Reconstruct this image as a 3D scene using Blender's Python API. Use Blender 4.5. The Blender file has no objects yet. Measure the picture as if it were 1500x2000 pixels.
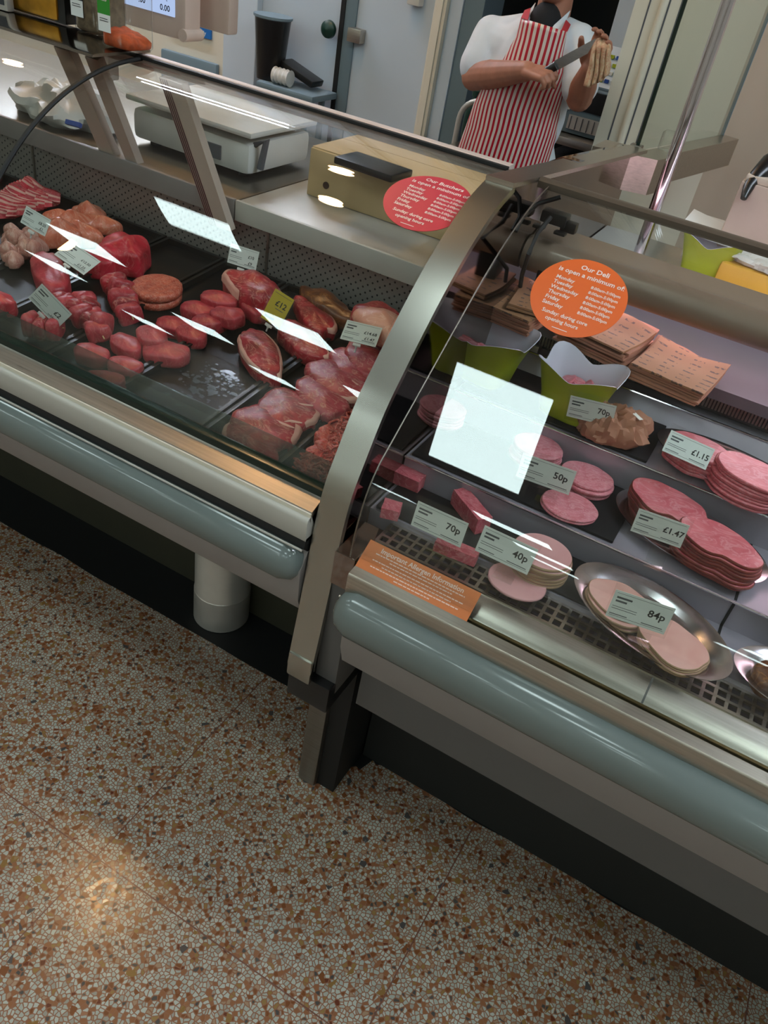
import bpy, bmesh, math, random
from mathutils import Vector, Matrix, noise
import numpy as np
SC = bpy.context.scene
COL = SC.collection
PI = math.pi
# ------------------------------------------------------------------ camera model (used to measure the place from the photo)
F = 1555.0; CAMH = 1.6
_d = np.array([-400., 2000., F]); _d /= np.linalg.norm(_d)
_x = -np.array([-4450., -2114., F]); _x /= np.linalg.norm(_x)
_Z = -_d
_X = _x - _Z * (_x @ _Z); _X /= np.linalg.norm(_X)
_Y = np.cross(_Z, _X)
RR = np.array([_X, _Y, _Z]); CC = np.array([0, 0, CAMH])
def ray(px, py): return RR @ np.array([px - 750, py - 1000, F])
def atz(px, py, z):
    r = ray(px, py); return Vector(CC + r * ((z - CAMH) / r[2]))
def aty(px, py, y):
    r = ray(px, py); return Vector(CC + r * (y / r[1]))
def deckz(y, off=0.0): return .80 + .05 / .56 * (y - .93) + off
def deck(px, py, off=0.0):
    r = ray(px, py); k = .05 / .56
    s = (.80 + off - k * .93 - CAMH) / (r[2] - k * r[1]); return Vector(CC + r * s)

# ------------------------------------------------------------------ materials
def lin(h):
    if isinstance(h, str):
        h = h.lstrip('#'); c = [int(h[i:i + 2], 16) / 255 for i in (0, 2, 4)]
        return tuple(((v + .055) / 1.055) ** 2.4 if v > .04045 else v / 12.92 for v in c) + (1,)
    return tuple(h) + (1,)
class NT:
    def __init__(s, name):
        s.m = bpy.data.materials.new(name); s.m.use_nodes = True
        s.t = s.m.node_tree; s.t.nodes.clear()
        s.out = s.t.nodes.new('ShaderNodeOutputMaterial')
    def n(s, typ, **kw):
        nd = s.t.nodes.new(typ)
        for k, v in kw.items():
            if k.startswith('i_'):
                nd.inputs[k[2:].replace('_', ' ')].default_value = v
            else: setattr(nd, k, v)
        return nd
    def l(s, a, b): s.t.links.new(a, b)
    def coord(s, scale=(1, 1, 1), which='Object'):
        tc = s.n('ShaderNodeTexCoord'); mp = s.n('ShaderNodeMapping'); mp.inputs['Scale'].default_value = scale
        s.l(tc.outputs[which], mp.inputs['Vector']); return mp.outputs['Vector']
    def ramp(s, fac, stops, interp='LINEAR'):
        r = s.n('ShaderNodeValToRGB'); r.color_ramp.interpolation = interp
        e = r.color_ramp.elements
        while len(e) > 1: e.remove(e[-1])
        e[0].position = stops[0][0]; e[0].color = lin(stops[0][1])
        for p, c in stops[1:]:
            k = e.new(p); k.color = lin(c)
        s.l(fac, r.inputs['Fac']); return r.outputs['Color']
    def bump(s, h, strength, dist=.002):
        b = s.n('ShaderNodeBump'); b.inputs['Strength'].default_value = strength; b.inputs['Distance'].default_value = dist
        s.l(h, b.inputs['Height']); return b.outputs['Normal']
    def mixc(s, f, a, b, mode='MIX'):
        m = s.n('ShaderNodeMix', data_type='RGBA', blend_type=mode)
        for v, i in ((f, 0), (a, 6), (b, 7)):
            if hasattr(v, 'is_linked'): s.l(v, m.inputs[i])
            elif i == 0: m.inputs[0].default_value = v
            else: m.inputs[i].default_value = lin(v)
        return m.outputs[2]
    def pbsdf(s, color, rough=.5, metal=0, spec=.5, normal=None, **kw):
        p = s.n('ShaderNodeBsdfPrincipled')
        if hasattr(color, 'is_linked'): s.l(color, p.inputs['Base Color'])
        else: p.inputs['Base Color'].default_value = lin(color)
        if hasattr(rough, 'is_linked'): s.l(rough, p.inputs['Roughness'])
        else: p.inputs['Roughness'].default_value = rough
        p.inputs['Metallic'].default_value = metal
        p.inputs['Specular IOR Level'].default_value = spec
        if normal is not None: s.l(normal, p.inputs['Normal'])
        for k, v in kw.items(): p.inputs[k.replace('_', ' ')].default_value = v
        s.l(p.outputs[0], s.out.inputs[0]); return p
def plain(name, col, rough=.5, metal=0, var=.08, vscale=14, spec=.5, **kw):
    s = NT(name); v = s.coord()
    nz = s.n('ShaderNodeTexNoise'); nz.inputs['Scale'].default_value = vscale; nz.inputs['Detail'].default_value = 4
    s.l(v, nz.inputs['Vector'])
    c = lin(col); a = tuple(max(0, x * (1 - var)) for x in c[:3]); b = tuple(min(1, x * (1 + var)) for x in c[:3])
    s.pbsdf(s.ramp(nz.outputs['Fac'], [(.3, a), (.7, b)]), rough, metal, spec, **kw); return s.m
def steel(name, col='#b5b0a8', rough=.32, scale=(2, 90, 90), var=.12):
    s = NT(name); v = s.coord(scale)
    nz = s.n('ShaderNodeTexNoise'); nz.inputs['Scale'].default_value = 3; nz.inputs['Detail'].default_value = 3
    s.l(v, nz.inputs['Vector']); c = lin(col)
    colr = s.ramp(nz.outputs['Fac'], [(.25, tuple(x * (1 - var) for x in c[:3])), (.75, tuple(min(1, x * (1 + var)) for x in c[:3]))])
    mr = s.n('ShaderNodeMapRange'); mr.inputs['To Min'].default_value = rough * .8; mr.inputs['To Max'].default_value = rough * 1.25
    s.l(nz.outputs['Fac'], mr.inputs['Value'])
    s.pbsdf(colr, mr.outputs[0], 1.0); return s.m
def emit(name, col, strength):
    s = NT(name); e = s.n('ShaderNodeEmission'); e.inputs['Color'].default_value = lin(col); e.inputs['Strength'].default_value = strength
    s.l(e.outputs[0], s.out.inputs[0]); return s.m
def glassmat(name, tint='#f4faf6', r0=.045, rough=0.0, haze=0.0, hazecol='#c9d2cc'):
    s = NT(name)
    lw = s.n('ShaderNodeLayerWeight'); lw.inputs['Blend'].default_value = .5
    pw = s.n('ShaderNodeMath', operation='POWER'); pw.inputs[1].default_value = 5; s.l(lw.outputs['Facing'], pw.inputs[0])
    ma = s.n('ShaderNodeMath', operation='MULTIPLY_ADD'); ma.inputs[1].default_value = 1 - r0; ma.inputs[2].default_value = r0; s.l(pw.outputs[0], ma.inputs[0])
    tr = s.n('ShaderNodeBsdfTransparent'); tr.inputs['Color'].default_value = lin(tint)
    gl = s.n('ShaderNodeBsdfGlossy'); gl.inputs['Roughness'].default_value = rough
    base = tr.outputs[0]
    if haze:
        df = s.n('ShaderNodeBsdfDiffuse'); df.inputs['Color'].default_value = lin(hazecol)
        nz = s.n('ShaderNodeTexNoise'); nz.inputs['Scale'].default_value = 9; s.l(s.coord(), nz.inputs['Vector'])
        mr = s.n('ShaderNodeMapRange'); mr.inputs['To Min'].default_value = haze * .6; mr.inputs['To Max'].default_value = haze * 1.4; s.l(nz.outputs['Fac'], mr.inputs['Value'])
        mh = s.n('ShaderNodeMixShader'); s.l(mr.outputs[0], mh.inputs[0]); s.l(base, mh.inputs[1]); s.l(df.outputs[0], mh.inputs[2]); base = mh.outputs[0]
    mx = s.n('ShaderNodeMixShader'); s.l(ma.outputs[0], mx.inputs[0]); s.l(base, mx.inputs[1]); s.l(gl.outputs[0], mx.inputs[2])
    s.l(mx.outputs[0], s.out.inputs[0]); return s.m
def meat(name, dark, light, fat='#e8b8a4', fatamt=.0, rough=.36, scale=26, bump=.35):
    s = NT(name); v = s.coord((1, 1, 1))
    nz = s.n('ShaderNodeTexNoise'); nz.inputs['Scale'].default_value = scale; nz.inputs['Detail'].default_value = 6; nz.inputs['Distortion'].default_value = .8
    s.l(v, nz.inputs['Vector'])
    c = s.ramp(nz.outputs['Fac'], [(.28, dark), (.68, light)])
    if fatamt:
        n2 = s.n('ShaderNodeTexNoise'); n2.inputs['Scale'].default_value = scale * .8; n2.inputs['Detail'].default_value = 5; n2.inputs['Distortion'].default_value = 2.2
        s.l(s.coord((1, 2.2, 1)), n2.inputs['Vector'])
        sub = s.n('ShaderNodeMath', operation='SUBTRACT'); sub.inputs[1].default_value = .5; s.l(n2.outputs['Fac'], sub.inputs[0])
        ab = s.n('ShaderNodeMath', operation='ABSOLUTE'); s.l(sub.outputs[0], ab.inputs[0])
        mr = s.n('ShaderNodeMapRange'); mr.inputs['From Min'].default_value = 0; mr.inputs['From Max'].default_value = .03 + fatamt * .05
        mr.inputs['To Min'].default_value = min(1, .35 + fatamt); mr.inputs['To Max'].default_value = 0; s.l(ab.outputs[0], mr.inputs['Value'])
        c = s.mixc(mr.outputs[0], c, fat)
    n3 = s.n('ShaderNodeTexNoise'); n3.inputs['Scale'].default_value = 140; n3.inputs['Detail'].default_value = 3; s.l(v, n3.inputs['Vector'])
    s.pbsdf(c, rough, 0, .5, s.bump(n3.outputs['Fac'], bump, .002)); return s.m

M = {}
def build_materials():
    M['steel'] = steel('brushed_steel', '#b9b1a6', .3)
    M['steel_y'] = plain('satin_steel', '#aeaca3', .27, 1.0, .02, 6)
    M['canopy'] = plain('brown_painted_canopy', '#84705f', .3, .1, .03)
    M['railbrown'] = plain('brown_rail', '#5d5044', .35, .3, .03)
    M['steel_dark'] = steel('dark_steel', '#8d877f', .34)
    M['mirror'] = steel('polished_steel', '#8e8078', .06, (3, 30, 30), .05)
    M['topplate'] = steel('polished_top_plate', '#a59c92', .12, (3, 30, 30), .05)
    M['chrome'] = steel('chrome', '#d2cfd6', .1, (40, 40, 4), .05)
    M['shelfgray'] = plain('gray_shelf_steel', '#78727c', .35, .45, .05, 9)
    M['deck'] = plain('display_deck_steel', '#a79ea8', .34, .45, .05, 9)
    M['alu'] = plain('pale_aluminium', '#c9c4bc', .35, .6)
    M['rail'] = plain('pale_pink_rail', '#d8c4ba', .35, .2)
    M['panelwhite'] = plain('offwhite_painted_panel', '#b8b3aa', .35, 0, .03)
    M['panelgray'] = plain('warm_gray_panel', '#8b8380', .5, 0, .04)
    M['panelgray2'] = plain('mid_gray_panel', '#5d5a58', .5, 0, .04)
    M['bumper'] = plain('bluegray_vinyl_bumper', '#6c7471', .13, 0, .03, 8)
    M['black'] = plain('black_rubber', '#0b0b0b', .6)
    M['blackgloss'] = plain('black_plastic', '#121111', .3)
    M['plinth'] = plain('dark_plinth', '#111311', .7)
    M['olive'] = plain('olive_dark_board', '#2c2a1c', .7)
    M['traydark'] = plain('black_meat_tray', '#0f0e0f', .42, 0, .3, 30, spec=.25)
    M['slate'] = plain('black_slate', '#111013', .55, 0, .25, 40, spec=.25)
    M['brownliner'] = plain('brown_liner', '#3a2318', .45, 0, .35, 12)
    M['glass'] = glassmat('display_glass', '#fbfdfc')
    M['acry'] = glassmat('clear_acrylic', '#fcfdfc', .035)
    M['fogged'] = glassmat('fogged_glass', '#e2e8e4', .04, .05, .13, '#77857e')
    M['greenedge'] = plain('dark_green_glass_edge', '#0d211a', .2)
    M['screen'] = glassmat('screen_glass', '#f4f8f4', .05, 0, .03, '#b9c2b4')
    M['white'] = plain('white_paper', '#eae9e5', .6, 0, .02)
    M['whiteplastic'] = plain('white_plastic', '#cfcbc4', .35, 0, .03)
    M['beige'] = plain('beige_plastic', '#b9a597', .4, 0, .04)
    M['pinkbeige'] = plain('pinkish_beige_plastic', '#c9b2a4', .4, 0, .04)
    M['maroon'] = plain('maroon_stripe', '#4a1a22', .5)
    M['ink'] = plain('black_ink', '#1b1b1d', .6)
    M['inkgray'] = plain('gray_ink', '#55555a', .6)
    M['yellow'] = plain('yellow_card', '#d8b81d', .5, 0, .03)
    M['red'] = plain('red_sticker', '#c22d3e', .4, 0, .02)
    M['orange'] = plain('orange_sticker', '#d9622a', .4, 0, .02)
    M['orangesign'] = plain('orange_notice', '#c4651f', .4, 0, .03)
    M['letter'] = plain('pale_lettering', '#e3cfc6', .5)
    M['lettersign'] = plain('cream_lettering', '#e0bfae', .5)
    M['cream'] = plain('cream_wall', '#ddd4c2', .6, 0, .02, 3)
    M['creampink'] = plain('warm_cream_wall', '#c6b6a6', .6, 0, .02, 3)
    M['bluewhite'] = plain('cold_white_panel', '#bcc7d1', .5, 0, .02, 3)
    M['bluepale'] = plain('pale_blue_frame', '#c4cfda', .5, 0, .03, 3)
    M['bluegray'] = plain('blue_gray_post', '#6d7f88', .5, 0, .04, 4)
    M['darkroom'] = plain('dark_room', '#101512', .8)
    M['ceil'] = plain('ceiling_white', '#a9a59d', .8, 0, .02, 2)
    M['store'] = plain('store_wall', '#d0c6b9', .7, 0, .15, 1.2)
    M['knob'] = plain('green_knob', '#12352b', .35)
    M['cardboard'] = plain('cardboard', '#c4a67a', .6, 0, .06, 10)
    M['paper'] = plain('kraft_paper', '#a87259', .7, 0, .08, 18)
    M['lime'] = plain('lime_plastic', '#a9b422', .4, 0, .04)
    M['lilac'] = plain('white_tub_lining', '#cfcad6', .35, 0, .03)
    M['tubyellow'] = plain('yellow_plastic', '#e0a93a', .45, 0, .05)
    M['skin'] = plain('skin', '#a8705a', .5, 0, .12, 20)
    M['jacket'] = plain('white_cotton', '#dce1ea', .75, 0, .04, 10)
    M['tshirt'] = plain('black_cotton', '#141318', .85)
    M['strap'] = plain('red_strap', '#b01f2c', .6)
    M['blade'] = steel('knife_blade', '#b9bcbe', .22)
    M['hair'] = plain('brown_hair', '#2b1d15', .6)
    M['trouser'] = plain('dark_trousers', '#20232a', .8)
    M['rag'] = meat('cloth', '#b08a68', '#d8bd9c', '#b0554a', .25, .7, 30, .5)
    M['spicebrown'] = plain('brown_spice', '#6d5a45', .85, 0, .35, 90)
    M['spiceorange'] = plain('orange_spice', '#b34a1c', .85, 0, .3, 90)
    M['labelgray'] = plain('charcoal_label', '#34373c', .5)
    M['labelgreen'] = plain('green_label', '#2f8f2a', .5)
    M['gold'] = plain('gold_foil', '#b5832a', .3, .7, .35, 22)
    M['brass'] = plain('dull_brass', '#8b7752', .3, .7, .1, 22)
    M['blue'] = plain('blue_sign', '#1766b0', .5)
    M['bluelogo'] = plain('blue_print', '#2c4ea0', .5)
    M['lcd'] = emit('lcd_backlight', '#a9bde2', .62)
    M['lcdred'] = emit('lcd_red_strip', '#6e1220', .5)
    # meats
    M['beef'] = meat('beef', '#68101a', '#b82a36', '#e0a592', .12)
    M['beef2'] = meat('bright_beef', '#98101f', '#d62c40', '#d98a80', .05)
    M['fillet'] = meat('fillet', '#8c1f2b', '#c43f48', '#cf8078', .05)
    M['pork'] = meat('pork_steak', '#8a2630', '#ba4852', '#e0b39f', .14)
    M['fat'] = meat('fat', '#cb8d80', '#e0b09f', rough=.4, scale=18)
    M['rind'] = meat('joint_fat_cap', '#c9856f', '#dca48e', '#eac2b0', .1, .4, 14)
    M['chicken'] = meat('marinated_chicken', '#c2573c', '#dd8466', '#e8b59c', .1, .25)
    M['chickenpale'] = meat('pale_diced_chicken', '#a8685a', '#cf9c8a', '#e0c0ae', .1, .25)
    M['burger'] = meat('burger_mince', '#98301f', '#c85c42', '#d99a86', .35, .5, 60, .9)
    M['mince'] = meat('mince', '#9a1f1d', '#d94c3c', '#e3a08a', .3, .4, 70, .8)
    M['salami'] = meat('pink_slicing_sausage', '#bd5c68', '#d88590', '#e2a8ad', .3, .45, 45, .2)
    M['haslet'] = meat('red_meat_loaf', '#a83a46', '#cf6670', '#d98f92', .35, .45, 40, .3)
    M['lunch'] = meat('pale_pink_luncheon', '#c98f8f', '#d39c9c', rough=.45, scale=20, bump=.1)
    M['rindlunch'] = plain('tan_rind', '#9c7b5c', .5)
    M['ham'] = meat('ham', '#b84a56', '#d87880', '#e0a0a4', .22, .32, 22, .2)
    M['hamedge'] = meat('smoked_ham_rim', '#5c2018', '#86362c', rough=.4, scale=30)
    M['turkey'] = meat('sliced_turkey', '#cf9288', '#dcaaa0', rough=.42, scale=14, bump=.1)
    M['browny'] = meat('dark_brown_glazed', '#3a1a0f', '#7a4522', '#a8703a', .2, .3, 18)
    # terrazzo
    s = NT('terrazzo')
    v = s.coord()
    def chips(scale, seed):
        mp = s.n('ShaderNodeMapping'); mp.inputs['Location'].default_value = (seed, seed * 2, 0); s.l(v, mp.inputs['Vector'])
        nzv = s.n('ShaderNodeTexNoise'); nzv.inputs['Scale'].default_value = 60; s.l(mp.outputs[0], nzv.inputs['Vector'])
        ad = s.n('ShaderNodeMixRGB'); ad.blend_type = 'ADD'; ad.inputs[0].default_value = .006
        s.l(mp.outputs[0], ad.inputs[1]); s.l(nzv.outputs['Color'], ad.inputs[2])
        vo = s.n('ShaderNodeTexVoronoi', voronoi_dimensions='2D'); vo.inputs['Scale'].default_value = scale; s.l(ad.outputs[0], vo.inputs['Vector'])
        ve = s.n('ShaderNodeTexVoronoi', voronoi_dimensions='2D', feature='DISTANCE_TO_EDGE'); ve.inputs['Scale'].default_value = scale; s.l(ad.outputs[0], ve.inputs['Vector'])
        sp = s.n('ShaderNodeSeparateColor'); s.l(vo.outputs['Color'], sp.inputs[0])
        return sp, ve.outputs['Distance']
    sp, ed = chips(132, 0)
    chip = s.ramp(sp.outputs[0], [(0, '#b3b4a9'), (.34, '#c2c2b8'), (.62, '#a39d92'), (.70, '#9a6644'), (.79, '#84502f'), (.84, '#9b7a48'), (.89, '#ab8a70'), (.95, '#55524f'), (.985, '#6e3a28')], 'CONSTANT')
    lt = s.n('ShaderNodeMapRange'); lt.inputs['From Min'].default_value = .07; lt.inputs['From Max'].default_value = .17; s.l(ed, lt.inputs['Value'])
    base = s.mixc(lt.outputs[0], '#99694f', chip)
    sp2, ed2 = chips(60, 3.3)
    big = s.n('ShaderNodeMath', operation='GREATER_THAN'); big.inputs[1].default_value = .91; s.l(sp2.outputs[1], big.inputs[0])
    eb = s.n('ShaderNodeMath', operation='GREATER_THAN'); eb.inputs[1].default_value = .2; s.l(ed2, eb.inputs[0])
    mb = s.n('ShaderNodeMath', operation='MULTIPLY'); s.l(big.outputs[0], mb.inputs[0]); s.l(eb.outputs[0], mb.inputs[1])
    base = s.mixc(mb.outputs[0], base, s.ramp(sp2.outputs[2], [(0, '#85502f'), (.5, '#94703f'), (.8, '#565150')], 'CONSTANT'))
    nz = s.n('ShaderNodeTexNoise'); nz.inputs['Scale'].default_value = 2.2; nz.inputs['Detail'].default_value = 3; s.l(v, nz.inputs['Vector'])
    base = s.mixc(.45, base, s.ramp(nz.outputs['Fac'], [(.3, '#968f88'), (.7, '#c8c0b7')]), 'MULTIPLY')
    br = s.n('ShaderNodeTexBrick', offset=0.0); br.inputs['Scale'].default_value = 1; br.inputs['Brick Width'].default_value = .62; br.inputs['Row Height'].default_value = .62
    br.inputs['Mortar Size'].default_value = .0016; br.inputs['Mortar Smooth'].default_value = .3
    mp = s.n('ShaderNodeMapping'); mp.inputs['Location'].default_value = (.08, .053, 0); s.l(v, mp.inputs['Vector']); s.l(mp.outputs[0], br.inputs['Vector'])
    base = s.mixc(br.outputs['Fac'], base, '#6e4a3e')
    rg = s.n('ShaderNodeMapRange'); rg.inputs['To Min'].default_value = .17; rg.inputs['To Max'].default_value = .28; s.l(sp.outputs[1], rg.inputs['Value'])
    s.pbsdf(base, rg.outputs[0], 0, .5); M['terrazzo'] = s.m
    # perforated back panel
    s = NT('perforated_steel')
    tc = s.n('ShaderNodeTexCoord'); mp = s.n('ShaderNodeMapping'); mp.inputs['Rotation'].default_value = (0, .6, 0); mp.inputs['Scale'].default_value = (74, 0, 74)
    s.l(tc.outputs['Object'], mp.inputs['Vector'])
    fr = s.n('ShaderNodeVectorMath', operation='FRACTION'); s.l(mp.outputs[0], fr.inputs[0])
    ds = s.n('ShaderNodeVectorMath', operation='DISTANCE'); ds.inputs[1].default_value = (.5, 0, .5); s.l(fr.outputs[0], ds.inputs[0])
    lt = s.n('ShaderNodeMath', operation='LESS_THAN'); lt.inputs[1].default_value = .17; s.l(ds.outputs['Value'], lt.inputs[0])
    s.pbsdf(s.mixc(lt.outputs[0], '#8f8984', '#1f1e1e'), .42, .5); M['perf'] = s.m
    # striped apron (UV.x counts stripes)
    s = NT('striped_apron')
    uv = s.n('ShaderNodeUVMap'); sx = s.n('ShaderNodeSeparateXYZ'); s.l(uv.outputs[0], sx.inputs[0])
    fr = s.n('ShaderNodeMath', operation='FRACT'); s.l(sx.outputs[0], fr.inputs[0])
    lt = s.n('ShaderNodeMath', operation='LESS_THAN'); lt.inputs[1].default_value = .47; s.l(fr.outputs[0], lt.inputs[0])
    s.pbsdf(s.mixc(lt.outputs[0], '#d6cbc2', '#b3122a'), .3, 0, .5); M['apron'] = s.m
    # paper bag with a print of small dark sprigs
    s = NT('printed_kraft_paper')
    v = s.coord((27, 52, 1))
    fr = s.n('ShaderNodeVectorMath', operation='FRACTION'); s.l(v, fr.inputs[0])
    sb = s.n('ShaderNodeVectorMath', operation='SUBTRACT'); sb.inputs[1].default_value = (.5, .5, 0); s.l(fr.outputs[0], sb.inputs[0])
    sx = s.n('ShaderNodeSeparateXYZ'); s.l(sb.outputs[0], sx.inputs[0])
    wob = s.n('ShaderNodeTexNoise'); wob.inputs['Scale'].default_value = 160; s.l(s.coord(), wob.inputs['Vector'])
    ay = s.n('ShaderNodeMath', operation='ABSOLUTE'); s.l(sx.outputs[1], ay.inputs[0])
    ax = s.n('ShaderNodeMath', operation='ABSOLUTE'); s.l(sx.outputs[0], ax.inputs[0])
    a1 = s.n('ShaderNodeMath', operation='LESS_THAN'); a1.inputs[1].default_value = .13; s.l(ay.outputs[0], a1.inputs[0])
    a2 = s.n('ShaderNodeMath', operation='LESS_THAN'); a2.inputs[1].default_value = .27; s.l(ax.outputs[0], a2.inputs[0])
    a3 = s.n('ShaderNodeMath', operation='MULTIPLY'); s.l(a1.outputs[0], a3.inputs[0]); s.l(a2.outputs[0], a3.inputs[1])
    a4 = s.n('ShaderNodeMath', operation='GREATER_THAN'); a4.inputs[1].default_value = .47; s.l(wob.outputs['Fac'], a4.inputs[0])
    a5 = s.n('ShaderNodeMath', operation='MULTIPLY'); s.l(a3.outputs[0], a5.inputs[0]); s.l(a4.outputs[0], a5.inputs[1])
    a6 = s.n('ShaderNodeMath', operation='MULTIPLY'); a6.inputs[1].default_value = .85; s.l(a5.outputs[0], a6.inputs[0])
    s.pbsdf(s.mixc(a6.outputs[0], '#a0724f', '#4a3a36'), .7); M['paperprint'] = s.m
build_materials()

# ------------------------------------------------------------------ geometry helpers
class MB:
    def __init__(s): s.bm = bmesh.new(); s.uv = None
    def box(s, c, d, rot=None, bev=0.0, seg=2):
        b = bmesh.new(); bmesh.ops.create_cube(b, size=1)
        bmesh.ops.scale(b, vec=d, verts=b.verts)
        if bev: bmesh.ops.bevel(b, geom=list(b.edges), offset=bev, segments=seg, affect='EDGES', profile=.6)
        if rot is not None: bmesh.ops.rotate(b, matrix=rot, verts=b.verts, cent=(0, 0, 0))
        bmesh.ops.translate(b, vec=c, verts=b.verts); s._join(b); return s
    def b2(s, x0, x1, y0, y1, z0, z1, bev=0.0):
        return s.box(((x0 + x1) / 2, (y0 + y1) / 2, (z0 + z1) / 2), (abs(x1 - x0), abs(y1 - y0), abs(z1 - z0)), None, bev)
    def _join(s, b):
        me = bpy.data.meshes.new('t'); b.to_mesh(me); b.free(); s.bm.from_mesh(me); bpy.data.meshes.remove(me)
    def grid(s, rows, close_u=False, close_v=False, cap=False):
        vs = [[s.bm.verts.new(p) for p in r] for r in rows]
        R, Cn = len(vs), len(vs[0])
        for i in range(R if close_v else R - 1):
            for j in range(Cn if close_u else Cn - 1):
                q = [vs[i][j], vs[i][(j + 1) % Cn], vs[(i + 1) % R][(j + 1) % Cn], vs[(i + 1) % R][j]]
                try: s.bm.faces.new(q)
                except ValueError: pass
        if cap:
            for r in (vs[0], vs[-1]):
                try: s.bm.faces.new(r)
                except ValueError: pass
        return vs
    def prism(s, prof, x0, x1):           # closed (y,z) outline swept along x
        s.grid([[(x, y, z) for y, z in prof] for x in (x0, x1)], close_u=True, cap=True); return s
    def tube(s, pts, r, n=12, cap=True, flat=1.0):
        pts = [Vector(p) for p in pts]; rows = []
        rad = r if isinstance(r, (list, tuple)) else [r] * len(pts)
        up = None
        for i, p in enumerate(pts):
            t = (pts[min(i + 1, len(pts) - 1)] - pts[max(i - 1, 0)]).normalized()
            if up is None: up = Vector((0, 0, 1)) if abs(t.z) < .9 else Vector((1, 0, 0))
            a = t.cross(up).normalized(); b = a.cross(t).normalized(); up = b
            rows.append([p + (a * math.cos(k * 2 * PI / n) + b * math.sin(k * 2 * PI / n) * flat) * rad[i] for k in range(n)])
        s.grid(rows, close_u=True, cap=cap); return s
    def lathe(s, prof, c=(0, 0, 0), n=32, sx=1, sy=1, rz=0):
        rows = []
        for r, z in prof:
            rows.append([(c[0] + (r * sx * math.cos(a) * math.cos(rz) - r * sy * math.sin(a) * math.sin(rz)), c[1] + (r * sx * math.cos(a) * math.sin(rz) + r * sy * math.sin(a) * math.cos(rz)), c[2] + z) for a in (k * 2 * PI / n for k in range(n))])
        s.grid(rows, close_u=True, cap=True); return s
    def poly(s, pts):
        s.bm.faces.new([s.bm.verts.new(p) for p in pts]); return s
    def slab(s, pts, n, t):               # flat polygon given thickness t along n
        n = Vector(n); a = [Vector(p) for p in pts]; b = [p + n * t for p in a]
        s.grid([a, b], close_u=True, cap=True); return s
    def xf(s, m): bmesh.ops.transform(s.bm, matrix=m, verts=s.bm.verts); return s
ROOTLOC = {}
def put(name, mb, mat, parent=None, smooth=True, local=False, ang=40, norm=True):
    me = bpy.data.meshes.new(name); bm = mb.bm
    if norm: bmesh.ops.recalc_face_normals(bm, faces=bm.faces)
    if parent is not None and not local:
        off = ROOTLOC.get(parent.name, Vector((0, 0, 0))); bmesh.ops.translate(bm, vec=-off, verts=bm.verts)
    if smooth:
        for f in bm.faces: f.smooth = True
        for e in bm.edges:
            if len(e.link_faces) == 2 and e.calc_face_angle(0) > math.radians(ang): e.smooth = False
    bm.to_mesh(me); bm.free()
    me.materials.append(M[mat] if isinstance(mat, str) else mat)
    o = bpy.data.objects.new(name, me); COL.objects.link(o)
    if parent is not None:
        o.parent = parent; ROOTLOC[o.name] = ROOTLOC.get(parent.name, Vector((0, 0, 0)))
    return o
def tag(o, label, cat, group=None, kind=None):
    o['label'] = label; o['category'] = cat
    if group: o['group'] = group
    if kind: o['kind'] = kind
    return o
def thing(name, label, cat, loc=(0, 0, 0), group=None):
    o = bpy.data.objects.new(name, None); COL.objects.link(o); o.location = loc; o.empty_display_size = .05
    ROOTLOC[o.name] = Vector(loc); return tag(o, label, cat, group)
def solo(name, mb, mat, label, cat, group=None, loc=None, **kw):
    """a thing of one mesh, its origin moved to loc"""
    if loc is not None: bmesh.ops.translate(mb.bm, vec=-Vector(loc), verts=mb.bm.verts)
    o = put(name, mb, mat, **kw)
    if loc is not None: o.location = loc
    ROOTLOC[o.name] = Vector(loc) if loc is not None else Vector((0, 0, 0))
    return tag(o, label, cat, group)
def struct(name, mb, mat, label=None, parent=None):
    o = put(name, mb, mat, parent, smooth=False)
    if parent is None:
        o['kind'] = 'structure'; o['label'] = label or name; o['category'] = name.split('_')[0]
    return o
def textmesh(txt, size, align='CENTER', space=1.0):
    cu = bpy.data.curves.new('t', 'FONT'); cu.body = txt; cu.size = size; cu.align_x = align; cu.align_y = 'CENTER'; cu.space_character = space; cu.resolution_u = 2; cu.offset = size * .02
    o = bpy.data.objects.new('t', cu); COL.objects.link(o)
    dg = bpy.context.evaluated_depsgraph_get(); dg.update()
    me = o.evaluated_get(dg).to_mesh(); vs = [v.co.copy() for v in me.vertices]; fs = [list(p.vertices) for p in me.polygons]
    bpy.data.objects.remove(o); bpy.data.curves.remove(cu); return vs, fs
def bake(o, name, mods):
    """evaluate modifiers into a plain mesh"""
    for typ, kw in mods:
        m = o.modifiers.new(typ, typ)
        for k, v in kw.items(): setattr(m, k, v)
    dg = bpy.context.evaluated_depsgraph_get(); dg.update()
    me = bpy.data.meshes.new_from_object(o.evaluated_get(dg)); o.modifiers.clear(); o.data = me
    for p in me.polygons: p.use_smooth = True
    return o
def nz(v, s, seed=0): return noise.noise(Vector((v[0] * s + seed * 7.13, v[1] * s - seed * 3.7, v[2] * s + seed)))

# ------------------------------------------------------------------ camera
cam = bpy.data.cameras.new('camera'); co = bpy.data.objects.new('camera', cam); COL.objects.link(co)
rt, dn, fw = RR[:, 0], RR[:, 1], RR[:, 2]
co.matrix_world = Matrix(((rt[0], -dn[0], -fw[0], 0), (rt[1], -dn[1], -fw[1], 0), (rt[2], -dn[2], -fw[2], CAMH), (0, 0, 0, 1)))
cam.sensor_fit = 'VERTICAL'; cam.sensor_height = 36; cam.lens = F * 36 / 2000; cam.clip_start = .02; cam.clip_end = 60
SC.camera = co
random.seed(4)

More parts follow.
